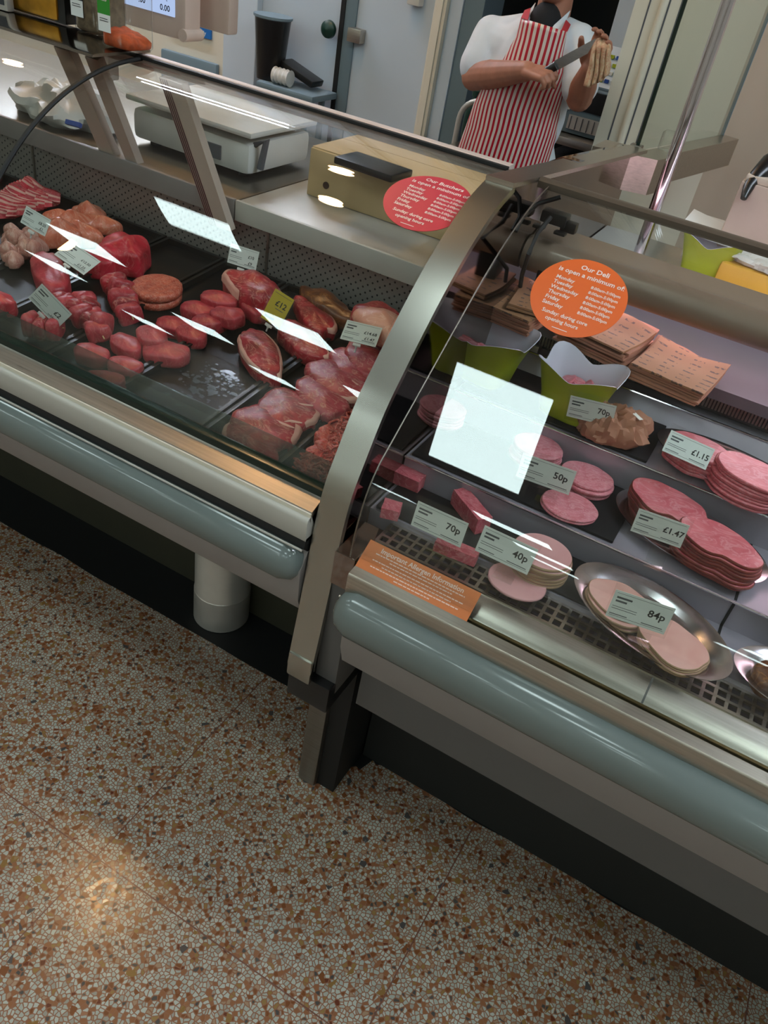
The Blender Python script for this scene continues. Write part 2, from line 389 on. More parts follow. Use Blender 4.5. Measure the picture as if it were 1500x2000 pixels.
# ------------------------------------------------------------------ glass profiles (y, z)
PL = [Vector((.900, .800)), Vector((.955, 1.06)), Vector((1.15, 1.25)), Vector((1.42, 1.255))]
def bez(P, t): return P[0] * (1 - t) ** 3 + P[1] * (3 * (1 - t) ** 2 * t) + P[2] * (3 * (1 - t) * t * t) + P[3] * t ** 3
def prof_left(n=48): return [bez(PL, i / n) for i in range(n + 1)]
def prof_right(n=16):
    a = [Vector((.868, .748)), Vector((.868, .84)), Vector((.885, .897)), Vector((.92, .93))]
    b = [Vector((1.10, 1.077)), Vector((1.205, 1.163)), Vector((1.30, 1.232)), Vector((1.42, 1.25))]
    r = [bez(a, i / n) for i in range(n + 1)] + [a[3].lerp(b[0], i / 6) for i in range(1, 6)] + [bez(b, i / n) for i in range(n + 1)]
    return r
def offset(pr, d):
    o = []
    for i, p in enumerate(pr):
        t = (pr[min(i + 1, len(pr) - 1)] - pr[max(i - 1, 0)]).normalized(); o.append(p + Vector((-t.y, t.x)) * d)
    return o
def on_profile(pr, s):
    """point and outward normal at arc length s (linear beyond the ends)"""
    acc = 0
    for i in range(len(pr) - 1):
        L = (pr[i + 1] - pr[i]).length
        if acc + L >= s or i == len(pr) - 2:
            t = (pr[i + 1] - pr[i]) / L; return pr[i] + t * (s - acc), Vector((-t.y, t.x))
        acc += L
def arclen_at_pixel(pr, px, py):
    r = ray(px, py); acc = 0
    for i in range(len(pr) - 1):
        a, b = pr[i], pr[i + 1]; L = (b - a).length
        fa = (a.y - CAMH) * r[1] - a.x * r[2]; fb = (b.y - CAMH) * r[1] - b.x * r[2]
        if fa * fb <= 0:
            u = fa / (fa - fb); p = a.lerp(b, u); return acc + L * u, r[0] * p.x / r[1]
        acc += L

# ------------------------------------------------------------------ the setting
struct('floor', MB().b2(-9, 6, -7, 6, -.05, 0), 'terrazzo', 'speckled orange and white terrazzo floor')
struct('ceiling', MB().b2(-9, 6, -7, 6, 3.8, 3.9), 'ceil', 'white suspended ceiling')
struct('wall_front', MB().b2(-9, 6, -7.1, -7, 0, 3.8), 'store', 'far shop wall behind the viewer')
struct('wall_left', MB().b2(-9.1, -9, -7, 6, 0, 3.8), 'store', 'far shop wall on the left')
struct('wall_right', MB().b2(6, 6.1, -7, 6, 0, 3.8), 'store', 'far shop wall on the right')
def X37(px, py, y=3.7): return aty(px, py, y).x
xa, xb, xc, xd = X37(445, 100), X37(508, 100), X37(660, 100), X37(686, 100)
xe, xf_, xg, xh = X37(845, 100), X37(868, 100), X37(893, 100), X37(915, 100)
xr0 = X37(1190, 70)
struct('wall_back', MB().b2(-9, xa, 3.7, 3.9, 0, 3.8), 'cream', 'cream back wall left of the cold room door')
o = struct('trim_1', MB().b2(xa, xb, 3.66, 3.9, 0, 3.8, .004), 'bluepale', 'pale blue door frame left of the cold room door')
o = struct('door_1', MB().b2(xb, xc, 3.70, 3.78, 0, 3.4, .003), 'bluewhite', 'bluish white cold room door with a green knob')
k = aty(647, 57, 3.68)
mb = MB(); mb.lathe([(0, 0), (.030, .004), (.038, .018), (.036, .034), (.022, .046), (0, .05)]); mb.xf(Matrix.Translation(k) @ Matrix.Rotation(PI / 2, 4, 'X'))
h = put('handle', mb, 'knob', o); h['label'] = 'dark green round knob'
put('gasket', MB().b2(xc, X37(668, 100), 3.685, 3.78, 0, 3.4), 'black', o)
o = struct('wall_cold_room', MB().b2(X37(668, 100), xe, 3.7, 3.8, 0, 3.8), 'bluewhite', 'bluish white cold room wall panel right of the door')
put('edge_strip', MB().b2(X37(668, 100), X37(690, 100), 3.69, 3.70, 0, 3.8, .002), 'bluegray', o)
l0, l1 = aty(688, 52, 3.69), aty(710, 86, 3.69)
put('latch_plate', MB().b2(l0.x, l1.x, 3.65, 3.70, l1.z, l0.z, .004), 'steel', o)
l0 = aty(815, 0, 3.69)
put('switch_box', MB().b2(l0.x - .03, l0.x + .03, 3.65, 3.70, l0.z - .02, l0.z + .09, .006), 'whiteplastic', o)
struct('trim_2', MB().b2(xe, xf_, 3.64, 3.9, 0, 3.8, .003).b2(xe + .01, xf_ - .015, 3.632, 3.64, 0, 3.8, .002), 'cream', 'cream door casing right of the cold room wall')
struct('trim_3', MB().b2(xf_, xg, 3.67, 3.9, 0, 3.8, .003), 'bluepale', 'pale blue reveal beside the dark doorway')
struct('trim_4', MB().b2(xg, xh + .04, 3.68, 3.9, 0, 3.8, .003), 'bluegray', 'blue gray post at the dark doorway')
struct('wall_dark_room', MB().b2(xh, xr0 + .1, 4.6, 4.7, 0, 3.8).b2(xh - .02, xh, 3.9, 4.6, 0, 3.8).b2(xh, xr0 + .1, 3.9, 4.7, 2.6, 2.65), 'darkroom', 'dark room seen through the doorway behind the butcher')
struct('wall_prep', MB().b2(xr0, .6, 3.7, 3.8, 0, 3.8), 'bluepale', 'pale blue wall behind the prep counter')
yp = 2.95
xp = aty(1197, 150, yp).x; xq = aty(1445, 150, yp).x
o = struct('wall_partition', MB().b2(xp, xq, yp, yp + .08, 0, 3.8), 'cream', 'cream boarded partition right of the butcher')
for i, px in enumerate((1225, 1262, 1285)):
    xx = aty(px, 150, yp).x; put('board_joint', MB().b2(xx - .0025, xx + .0025, yp - .001, yp + .002, 0, 3.8), 'inkgray', o)
put('corner_bead', MB().tube([(aty(1252, 150, yp).x, yp, 0), (aty(1252, 150, yp).x, yp, 3.8)], .013, 10), 'cream', o)
struct('wall_side', MB().slab([(xq, yp, 0), (xq + 1.6, yp - .55, 0), (xq + 1.6, yp - .55, 3.8), (xq, yp, 3.8)], (0, 1, 0), .08), 'creampink', 'warm cream side wall right of the glass screen')
# ceiling panels on the shop grid, plus four added fill panels off it
LP = emit('fluorescent_panel', '#e0f5f5', 8.4)
DL = emit('halogen_spot', '#ffc98a', 110.0)
for i in range(6):
    for j in range(5):
        x = 3.13 - 2.05 * i; y = (.04, -2.10, -4.30, -6.3, 0)[j]
        xx = x + (0, .16, .22, .2, 0)[j]
        if j == 4:
            if i > 3: continue
            xx, y = ((1.9, 1.0), (2.9, 1.0), (1.9, 2.0), (2.9, 2.0))[i]  # extra panels, added out of view on the right to brighten the staff area
        t = thing('ceiling_light', 'square ceiling light panel, row %s from counter (fifth row added), place %s from right wall' % (('one', 'two', 'three', 'four', 'five')[j], ('one', 'two', 'three', 'four', 'five', 'six', 'seven')[i]), 'ceiling light', (xx, y, 3.8), 'ceiling light panels')
        fr = MB()
        for sx, sy, a, b in ((0, .285, .60, .03), (0, -.285, .60, .03), (.285, 0, .03, .54), (-.285, 0, .03, .54)): fr.box((xx + sx, y + sy, 3.79), (a, b, .02), None, .003)
        put('frame', fr, 'alu', t); put('diffuser', MB().b2(xx - .27, xx + .27, y - .27, y + .27, 3.782, 3.796), LP, t)
for i, (x, y, z) in enumerate([(-2.15, 2.62, 3.45), (-4.5, 2.62, 3.45), (-2.117, 1.732, 3.72)]):
    t = thing('spotlight', ('warm halogen downlight over the butcher counter box', 'warm halogen downlight over the far left of the counter', 'warm halogen downlight mirrored in the shop floor')[i], 'ceiling light', (x, y, z), 'halogen downlights')
    put('housing', MB().lathe([(.06, 3.8 - z), (.085, .07), (.09, .0), (.077, .0), (.075, .03), (0, .04)], (x, y, z), 20), 'alu', t)
    put('lamp', MB().lathe([(0, .004), (.075, .004), (.075, .012), (0, .012)], (x, y, z), 20), DL, t)
CT = emit('cool_tube', '#dde9ff', 130.0)
for pa, pb, lab in (((-4.75, 3.35, 2.85), (-2.5, 3.35, 2.85), 'long cool fluorescent tube hung before the cold room'), ((1.45, .6, 3.2), (1.45, 2.3, 3.2), 'added cool fluorescent tube beside the deli, out of view, brightening the partition')):  # second tube is an added, unseen fill light for the partition
    pa, pb = Vector(pa), Vector(pb); dv_ = (pb - pa).normalized(); sd_ = Vector((dv_.y, -dv_.x, 0)) * .04
    t = thing('strip_light', lab, 'strip light', (pa + pb) / 2)
    put('housing', MB().slab([pa + sd_ + Vector((0, 0, .03)), pa - sd_ + Vector((0, 0, .03)), pb - sd_ + Vector((0, 0, .03)), pb + sd_ + Vector((0, 0, .03))], (0, 0, 1), .05), 'whiteplastic', t, smooth=False)
    for q in (pa + dv_ * .2, pb - dv_ * .2): put('hanger', MB().tube([q + Vector((0, 0, .075)), (q.x, q.y, 3.8)], .006, 8), 'alu', t)
    put('tube', MB().tube([pa + dv_ * .05 + Vector((0, 0, .015)), pb - dv_ * .05 + Vector((0, 0, .015))], .014, 10), CT, t)

# ------------------------------------------------------------------ BUTCHER COUNTER (left)
LX0, LX1 = -3.4, -.478
SEAM = -1.312
bc = thing('butcher_counter', 'refrigerated butcher display counter with blue gray bumper rail, holding raw meat trays', 'display counter', (-1.6, 1.2, 0))
put('kickboard', MB().b2(LX0, LX1, 1.30, 1.32, 0, .62), 'olive', bc)
put('front_panel', MB().prism([(.875, .735), (.855, .70), (.86, .63), (.875, .598), (1.3, .598), (1.3, .735)], LX0, LX1), 'panelgray', bc)
def bumper(x0, x1, y, z, r, ry=.85):
    mb = MB(); rows = []
    for x, k in [(x0, .0), (x0 + .004, .45), (x0 + .014, .8), (x0 + .035, 1), (x1 - .035, 1), (x1 - .014, .8), (x1 - .004, .45), (x1, .0)]:
        rows.append([(x, y + .02 - (math.cos(a) * r * ry * max(k, .02)) , z + math.sin(a) * r * max(k, .02)) for a in [(-PI * .62 + i * PI * 1.24 / 18) for i in range(19)]])
    mb.grid(rows, close_u=True, cap=True); return mb
put('bumper', bumper(LX0, LX1, .845, .707, .041), 'bumper', bc)
put('gasket', MB().prism([(.872, .735), (.858, .75), (.862, .768), (.90, .768), (.90, .735)], LX0, LX1), 'black', bc)
put('bumper_lip', MB().tube([(LX0, .853, .7495), (LX1, .853, .7495)], .0022, 8), 'alu', bc)
put('white_fascia', MB().prism([(.862, .762), (.8595, .766), (.8595, .800), (.861, .806), (.865, .809), (.89, .809), (.89, .762)], LX0, LX1), 'panelwhite', bc)
put('glass_sill', MB().prism([(.870, .812), (.870, .819), (.905, .832), (.912, .79), (.88, .79)], LX0, LX1), 'steel', bc)
put('sill_trim', MB().b2(LX0, LX1, .8665, .8695, .80, .8165), 'cream', bc)
put('glass_channel', MB().prism([(.8995, .829), (.8985, .843), (.903, .845), (.918, .845), (.918, .82)], LX0, LX1), 'greenedge', bc)
put('bed', MB().prism([(.905, .775), (.915, .798), (1.49, .848), (1.49, .60), (.905, .60)], LX0, LX1), 'steel_dark', bc)
pl = prof_left()
pls = [p for p in pl if p.y > .838]
def glass_sheet(pr, x0, x1, th=.006):
    o = offset(pr, th); n = len(pr)
    return MB(), [pr, o, x0, x1]
def sheet(pr, x0, x1, th=.006):
    out = pr; inn = offset(pr, -th); mb = MB()
    ring = list(out) + list(reversed(inn))
    mb.grid([[(x, p.x, p.y) for p in ring] for x in (x0, x1)], close_u=True, cap=True); return mb
glass_root = {}
for nm, x0, x1 in (('a', SEAM + .004, LX1), ('b', LX0, SEAM - .004)):
    g = put('front_glass', sheet(pls, x0, x1), 'glass', bc, ang=25); glass_root[nm] = g
# black seal between the two sheets
mb = MB(); mb.tube([(SEAM, p.x, p.y) for p in pls], .0045, 8); put('glass_seal', mb, 'black', bc)
# fogged acrylic riser along the front of the trays
mb = MB(); mb.grid([[(x, .918, .826), (x, .926, .880), (x, .930, .880), (x, .922, .826)] for x in (LX0, LX1)], close_u=True, cap=True)
put('fogged_riser', mb, 'fogged', bc)
put('perforated_back', MB().b2(LX0, LX1, 1.49, 1.505, .84, 1.0), 'perf', bc)
for x in (-1.02, -1.75): put('panel_joint', MB().b2(x - .003, x + .003, 1.487, 1.491, .84, 1.0), 'steel_dark', bc)
put('worktop', MB().b2(-1.10, LX1, 1.475, 2.12, .985, 1.015, .004), 'alu', bc)
put('worktop', MB().b2(LX0, -1.103, 1.475, 2.12, .985, 1.015, .004), 'steel_dark', bc)
put('worktop_nose', MB().b2(-1.10, LX1, 1.468, 1.478, .972, 1.018, .003), 'panelwhite', bc)
put('worktop_nose', MB().b2(LX0, -1.103, 1.468, 1.478, .972, 1.018, .003), 'panelgray', bc)
put('rear_body', MB().b2(LX0, LX1, 1.60, 2.05, .05, .98), 'panelgray', bc)
put('glass_rail', MB().prism([(1.415, 1.238), (1.415, 1.258), (1.42, 1.2625), (1.437, 1.2625), (1.437, 1.238)], LX0, LX1), 'rail', bc)
put('rail_seal', MB().b2(LX0, LX1, 1.408, 1.4185, 1.2545, 1.261, .001), 'black', bc)
# slanted glass supports
for A, B_, w, stripe in ((Vector((-1.224, 1.42, 1.236)), Vector((-1.118, 1.458, .960)), .060, True), (Vector((-1.525, 1.42, 1.236)), Vector((-1.487, 1.50, 1.016)), .046, False), (Vector((-1.44, 1.42, 1.236)), Vector((-1.41, 1.50, 1.016)), .036, False)):
    d = (B_ - A); n_ = Vector((0, d.z, -d.y)).normalized()
    if n_.y > 0: n_ = -n_
    mb = MB(); mb.grid([[P + Vector((sx * w / 2, 0, 0)) + n_ * sy for sx, sy in ((-1, .0), (1, 0), (1, .02), (-1, .02))] for P in (A, B_)], close_u=True, cap=True)
    sp_ = put('glass_support', mb, 'beige', bc, smooth=False)
    if stripe:
        for k in range(4):
            mb = MB(); xo = -w / 2 + .003 + k * .0055
            mb.grid([[P + Vector((xo + sx, 0, 0)) + n_ * .0202 for sx in (-.0020, .0020)] for P in (A, B_)]); put('stripe', mb, 'maroon', sp_, smooth=False)
# steel top plate over the left end of the glass, where jars stand
mb = MB(); pr = [(1.30, 1.250), (1.31, 1.262), (1.34, 1.268), (1.50, 1.268), (1.50, 1.262), (1.34, 1.262), (1.31, 1.256)]
put('top_plate', MB().prism([(1.285, 1.262), (1.288, 1.2665), (1.298, 1.268), (1.448, 1.268), (1.448, 1.263)], LX0, SEAM - .006), 'topplate', bc)
for i, fx in enumerate((-.90, -2.2, -3.1)):
    pass
t_foot = MB().lathe([(.074, 0), (.074, .10), (.0735, .1005), (.0725, .102), (.0725, .60)], (-.925, 1.25, 0.003), 40)
put('foot', t_foot, 'alu', bc)
put('foot', MB().lathe([(.074, 0), (.074, .60)], (-2.4, 1.25, 0.003), 36), 'alu', bc)
# trays
DIV = [-2.05, -1.86, -1.655, -1.475, -1.305, -1.13, -.955, -.755, -.600, -.482]
TN = ['pork belly strips', 'chicken pieces', 'red joints', 'kebabs and burgers', 'fillet medallions', 'sirloin steaks', 'pork steaks', 'mince']
def tray(x0, x1, label, y0=.935, y1=1.482):
    t = thing('meat_tray', label, 'tray', ((x0 + x1) / 2, 1.2, deckz(1.2)), 'black meat trays in the butcher counter')
    x0 += .003; x1 -= .003; k = .0893
    def sl(xa, xb, ya, yb, za, zb):
        b = MB(); b.grid([[(x, y, deckz(y, z)) for y, z in ((ya, za), (yb, za), (yb, zb), (ya, zb))] for x in (xa, xb)], close_u=True, cap=True); return b
    put('tray_floor', sl(x0, x1, y0, y1, .0015, .006), 'traydark', t, smooth=False)
    mb = MB()
    h = .022
    for xa_, xb_, ya_, yb_ in ((x0, x0 + .004, y0, y1), (x1 - .004, x1, y0, y1), (x0, x1, y0, y0 + .004), (x0, x1, y1 - .004, y1)):
        b = sl(xa_, xb_, ya_, yb_, .0015, h); mb._join(b.bm)
    for xa_, xb_, ya_, yb_ in ((x0, x0 + .008, y0, y1), (x1 - .008, x1, y0, y1), (x0, x1, y1 - .008, y1)):
        b = sl(xa_, xb_, ya_, yb_, h - .003, h); mb._join(b.bm)
    put('tray_rim', mb, 'blackgloss', t, smooth=False)
    return t
tray(DIV[0], DIV[1], 'black tray at the far left end of the butcher counter')
tray(DIV[1], DIV[2], 'black meat tray under the striped pork belly strips')
tray(DIV[2], DIV[3], 'black meat tray under the orange and pale chicken pieces')
tray(DIV[3], DIV[4], 'black meat tray under the bright red beef joints')
tray(DIV[4], DIV[5], 'black meat tray under the burgers and kebabs')
tray(DIV[5], DIV[6], 'black meat tray under the round fillet medallions')
tray(DIV[6], DIV[7], 'mostly empty black meat tray with a few sirloin steaks and wet marks')
tray(DIV[7], DIV[8], 'black meat tray under the pork steaks and the fat-capped joint')
tray(DIV[8], DIV[9], 'narrow black tray of red mince beside the steel end panel')

# ------------------------------------------------------------------ meat shapes
def lump(a, b, th, seed=0, rough=.14, fine=.065, n=40, dome=.25, sq=2.2, taper=0.0, bend=0.0):
    """irregular slab: semi-axes a, b and thickness th, centred at the origin on z=0"""
    rings = [(.90, 0), (.98, .12), (1.0, .35), (1.0, .62), (.96, .82), (.86, .94), (.70, .985), (.5, 1.0), (.3, 1.0), (.12, 1.0)] if dome > .3 or dome < .2 else [(.93, 0), (.985, .10), (1.0, .32), (1.0, .66), (.985, .86), (.945, .96), (.84, 1.0), (.6, 1.0), (.35, 1.0), (.12, 1.0)]
    rows = []
    for (rs, zz) in rings:
        row = []
        for i in range(n):
            t = i * 2 * PI / n; c, s = math.cos(t), math.sin(t)
            r = 1 / ((abs(c) ** sq + abs(s) ** sq) ** (1 / sq))
            r *= 1 + rough * noise.noise(Vector((c * 1.3 + seed * 3.1, s * 1.3, seed * 1.7))) * 1.6 + fine * noise.noise(Vector((c * 4 + seed, s * 4, seed)))
            x = a * r * rs * c; y = b * r * rs * s
            if taper: y *= 1 + taper * x / a
            if bend: y += bend * (x / a) ** 2
            z = th * zz * (1 + dome * (1 - rs) - .10 * dome)
            if zz > .1: z += th * .35 * rough * 4 * noise.noise(Vector((x * 28 + seed, y * 28, seed * 2.0))) * (.5 + .5 * zz)
            x += fine * a * .6 * noise.noise(Vector((x * 60, y * 60, z * 60 + seed))); y += fine * b * .6 * noise.noise(Vector((x * 60, y * 60, z * 60 + seed + 9)))
            row.append((x, y, max(z, 0)))
        rows.append(row)
    mb = MB(); mb.grid(rows, close_u=True, cap=True); mb.rows = rows; return mb
def fatstrip(rows, t0, t1, thick=.004, n=40, over=.0008):
    """a fat rim wrapped round part of a lump's edge"""
    i0, i1 = int(t0 / (2 * PI) * n), int(t1 / (2 * PI) * n)
    mb = MB(); out = []
    for i in range(i0, i1 + 1):
        k = max(0.0, math.sin(PI * (i - i0) / max(1, i1 - i0))) ** .5
        col = []
        for r in (3, 4, 5, 6):
            p = Vector(rows[r][i % n]); d = Vector((p.x, p.y, 0)).normalized()
            if r == 6: q = p.lerp(Vector(rows[5][i % n]), 1 - .55 * k) + Vector((0, 0, over))
            else: q = p + d * (thick * .35 * k + over)
            col.append(q)
        out.append(col)
    mb.grid(out); return mb
def place(mb, loc, rz, tilt=True, extra=None):
    m = Matrix.Translation(loc) @ Matrix.Rotation(math.atan(.0893) if tilt else 0, 4, 'X')
    if extra is not None: m = m @ extra
    mb.xf(m @ Matrix.Rotation(rz, 4, 'Z')); return mb
def cut(name, px, py, a, b, th, rz, mat, label, cat, group, seed, off=.008, fat=None, tilt=0, loc=None, **kw):
    L = loc if loc is not None else deck(px, py, off + th * .7) - Vector((0, 0, th * .7))
    t = thing(name, label, cat, L, group)
    ex = Matrix.Rotation(tilt, 4, 'Y')
    mb = lump(a, b, th, seed, **kw); rows = mb.rows
    put('meat', place(mb, L, rz, True, ex), mat, t, ang=75)
    for f in fat or []:
        put('fat', place(fatstrip(rows, *f), L, rz, True, ex), 'fat', t, ang=80)
    return t
def onesolid(name, px, py, a, b, th, rz, mat, label, cat, group, seed, off=.008, loc=None, tilt=0, **kw):
    L = loc if loc is not None else deck(px, py, off + th * .7) - Vector((0, 0, th * .7))
    return solo(name, place(lump(a, b, th, seed, **kw), L, rz, True, Matrix.Rotation(tilt, 4, 'Y')), mat, label, cat, group, loc=L, ang=75)

ORD = ['first', 'second', 'third', 'fourth', 'fifth', 'sixth', 'seventh', 'eighth', 'ninth', 'tenth', 'eleventh', 'twelfth', 'thirteenth', 'fourteenth', 'fifteenth', 'sixteenth', 'seventeenth', 'eighteenth', 'nineteenth', 'twentieth', 'twenty-first', 'twenty-second', 'twenty-third', 'twenty-fourth', 'twenty-fifth', 'twenty-sixth', 'twenty-seventh', 'twenty-eighth']
# pork belly strips: thin slices with fat streaks standing on edge, fanned
s = NT('streaky_pork'); v = s.coord((3, 40, 190))
nzn = s.n('ShaderNodeTexNoise'); nzn.inputs['Scale'].default_value = 1.3; nzn.inputs['Detail'].default_value = 2; s.l(v, nzn.inputs['Vector'])
s.pbsdf(s.ramp(nzn.outputs['Fac'], [(.36, '#a83a40'), (.47, '#c4585a'), (.53, '#e0ab98'), (.64, '#c9646a')]), .38); M['streaky'] = s.m
def lerp_path(P, u):
    f = u * (len(P) - 1); k = min(int(f), len(P) - 2); return Vector(P[k]).lerp(Vector(P[k + 1]), f - k)
NS = 19
for i in range(NS):
    u = i / (NS - 1); rnd = random.Random(300 + i)
    S = lerp_path([(52, 349), (34, 356), (16, 366), (-4, 378), (-14, 396), (-16, 412)], u); E_ = lerp_path([(117, 384), (118, 391), (108, 397), (86, 402), (60, 408), (34, 416)], u)
    hs, he = .058 - .030 * u + .012 * rnd.random(), .022 + .010 * rnd.random()
    Mid = S.lerp(E_, .45) + Vector((-6 + 5 * rnd.random(), 7 + 4 * rnd.random()))
    path = []
    for k in range(11):
        q = k / 10; c2 = S * (1 - q) ** 2 + Mid * 2 * q * (1 - q) + E_ * q * q
        path.append(deck(c2.x, c2.y, hs + (he - hs) * q + .004 * math.sin(q * 5 + i)))
    base = path[5].copy()
    t = thing('pork_strip', '%s streaky pork belly strip counted from the back of its fan' % ORD[i], 'pork strip', base, 'pork belly strips')
    def ribbon(w0, w1, th):
        mb = MB(); rows = []
        for k, P in enumerate(path):
            d = (path[min(k + 1, 10)] - path[max(k - 1, 0)]).normalized(); n_ = d.cross(Vector((0, .45, .9))).normalized(); wv = n_.cross(d).normalized()
            wid = .021 * (1 + .15 * math.sin(k * .9 + i)) * (.75 if k in (0, 10) else 1)
            rows.append([P + wv * (wid * (w - .5)) + n_ * o for w, o in ((w0, -th), (w1, -th), (w1, th), (w0, th))])
        mb.grid(rows, close_u=True, cap=True); return mb
    put('meat', ribbon(0, 1, .0030), 'beef2' if i % 3 else 'fillet', t, ang=60)
    lo = .50 + .12 * rnd.random()
    put('fat_streak', ribbon(lo, lo + .26, .0034), 'fat', t, ang=60)
    if i % 2: put('fat_streak', ribbon(.10, .22, .0033), 'fat', t, ang=60)
# marinated chicken fillets
for i, (px, py, a, b, rz) in enumerate([(118, 425, .045, .026, .3), (150, 432, .05, .028, 1.0), (178, 420, .045, .024, -.3), (202, 437, .042, .025, .6), (160, 455, .05, .026, .1), (120, 452, .045, .03, .9), (175, 412, .038, .024, .2)]):
    onesolid('chicken_fillet', px, py, a, b, .026 + .008 * (i % 3), rz, 'chicken', 'orange-pink marinated chicken fillet, %s in its heap counted from the front card' % ORD[i], 'chicken', 'marinated chicken fillets', 20 + i, off=.012 + .01 * (i % 2), rough=.24, dome=.6)
random.seed(9)
for i in range(26):
    px, py = 8 + random.random() * 86, 448 + random.random() * 58
    if py > 515 - .35 * px: py -= 20
    onesolid('diced_chicken', px, py, .017 + .006 * random.random(), .013 + .005 * random.random(), .022, random.random() * 6, 'chickenpale', 'pale diced chicken piece, %s from the front of its heap' % ORD[i % 28], 'chicken', 'pale diced chicken pieces', 40 + i, off=.01 + .02 * random.random(), rough=.3, dome=.6)
# red joints and loin
onesolid('beef_joint', 243, 488, .058, .05, .06, .3, 'beef2', 'bright red cut beef joint at the back of its tray', 'meat', 'red beef joints', 71, rough=.14, sq=3)
onesolid('beef_joint', 196, 507, .05, .036, .042, .9, 'beef2', 'red beef piece half hidden behind the £12.50 card', 'meat', 'red beef joints', 72, rough=.14)
onesolid('beef_joint', 100, 533, .088, .034, .04, -.55, 'fillet', 'long red loin lying lengthwise under the £12.50 card', 'meat', 'red beef joints', 73, rough=.1, sq=2.6)
onesolid('beef_joint', 4, 588, .03, .025, .035, .2, 'beef2', 'small red meat piece cut off by the left edge of the photo', 'meat', 'red beef joints', 74, rough=.2)
# burgers
bL = deck(305, 566, .03); bL.z = deckz(bL.y, .007)
for k in range(2):
    mb = MB(); rows = []
    for rs, zz in [(.9, 0), (.99, .12), (1, .5), (.98, .85), (.9, .97), (.7, 1), (.4, 1), (.1, 1)]:
        rows.append([((.054 * rs + .0016 * noise.noise(Vector((math.cos(t) * 6, math.sin(t) * 6, k + zz * 3)))) * math.cos(t), .054 * rs * math.sin(t), .018 * zz + .0012 * noise.noise(Vector((rs * math.cos(t) * 9, rs * math.sin(t) * 9, k * 5)))) for t in (i * 2 * PI / 40 for i in range(40))])
    mb.grid(rows, close_u=True, cap=True); L = bL + Vector((.002 * k, .001, k * .0185))
    solo('burger', place(mb, L, k * .8), 'burger', ('lower round beef burger of the stack of two', 'top round beef burger of the stack of two')[k], 'burger', 'beef burgers', loc=L, ang=70)
# kebabs
def kebab(p0, p1, n, label, seed, size=.036):
    p0, p1 = Vector(p0), Vector(p1); d = (p1 - p0); L = p0.copy()
    t = thing('kebab', label, 'kebab', L, 'beef kebabs on sticks')
    put('skewer', MB().tube([p0 - d * .09, p1 + d * .08], .0014, 6), 'cardboard', t)
    for k in range(n):
        c = p0 + d * ((k + .5) / n); rnd = random.Random(seed * 10 + k)
        mb = lump(size * .62, d.length / n * .56, size * (.8 + .3 * rnd.random()), seed * 10 + k, rough=.14, sq=5.5, dome=.1)
        ang = math.atan2(-d.x, d.y)
        mb.xf(Matrix.Translation(c - Vector((0, 0, size * .45))) @ Matrix.Rotation(ang + (rnd.random() - .5) * .4, 4, 'Z') @ Matrix.Rotation((rnd.random() - .5) * .5, 4, 'Y'))
        put('meat_cube', mb, 'beef' if k % 2 else 'fillet', t, ang=75)
kebab(deck(52, 630, .03), deck(120, 640, .03), 3, 'raw beef kebab at the front left under the £2 card', 1, .04)
kebab(deck(205, 640, .03), deck(112, 585, .03), 6, 'raw beef kebab running back behind the £2 card', 2)
kebab(deck(200, 655, .025), deck(158, 580, .03), 5, 'raw beef kebab in the middle with two stick ends showing', 3)
kebab(deck(258, 618, .025), deck(225, 548, .035), 6, 'raw beef kebab nearest the burgers', 4, .042)
# fillet medallions
for i, (px, py, a, b, rz) in enumerate([(180, 690, .036, .024, .2), (207, 742, .036, .022, .4), (245, 715, .034, .026, .2), (248, 672, .038, .024, -.2), (298, 655, .036, .025, -.3), (327, 687, .044, .030, .4), (340, 635, .038, .024, .3), (375, 652, .034, .024, .1), (388, 605, .040, .026, .1), (430, 585, .042, .026, .2), (446, 615, .036, .026, .3), (496, 602, .034, .022, -.4), (410, 628, .034, .024, .7)]):
    onesolid('fillet_medallion', px, py, a, b, .026, rz, 'fillet', 'round red fillet medallion, %s from the glass front in its tray' % ORD[i], 'fillet medallion', 'fillet medallions', 100 + i, off=.008 + (.014 if i in (4, 9, 10, 11) else 0), rough=.1)
# the joint, sirloins, steaks
cut('beef_rib_joint', 497, 566, .075, .042, .062, -.35, 'beef', 'large red beef joint with fat rim carrying the £10 card', 'meat', None, 131, off=.012, fat=[(2.4, 4.9, .006)], rough=.14, sq=2.6)
cut('sirloin_steak', 612, 615, .085, .03, .03, -.62, 'beef', 'long red sirloin steak with fat edge behind the yellow £12 card', 'steak', 'sirloin steaks', 132, off=.014, fat=[(.2, 2.9, .008)], rough=.1, taper=.2)
cut('sirloin_steak', 592, 668, .085, .032, .03, -.45, 'beef', 'red sirloin steak lying in front of the yellow £12 card', 'steak', 'sirloin steaks', 133, off=.010, fat=[(.3, 2.6, .008)], rough=.12, taper=-.15)
cut('sirloin_steak', 510, 690, .092, .034, .036, -.62, 'beef', 'sirloin steak nearest the glass in the mostly empty tray', 'steak', 'sirloin steaks', 134, off=.010, fat=[(.2, 2.8, .007), (3.9, 5.6, .004)], rough=.14, taper=-.2)
onesolid('brown_glazed_joint', 640, 596, .085, .03, .04, -.3, 'browny', 'dark brown glazed cut at the back under the perforated panel', 'meat', None, 135, off=.012, rough=.16)
cut('pork_joint', 748, 640, .075, .052, .075, -.4, 'beef', 'big rolled joint with thick pale fat cap beside the steel end panel', 'meat', None, 136, off=.01, rough=.08, sq=2.4)
L = deck(750, 632, .085)
put('fat_cap', place(lump(.074, .046, .03, 137, rough=.08, dome=.6), L - Vector((0, 0, .022)), -.4), 'rind', bpy.data.objects['pork_joint'], ang=80)
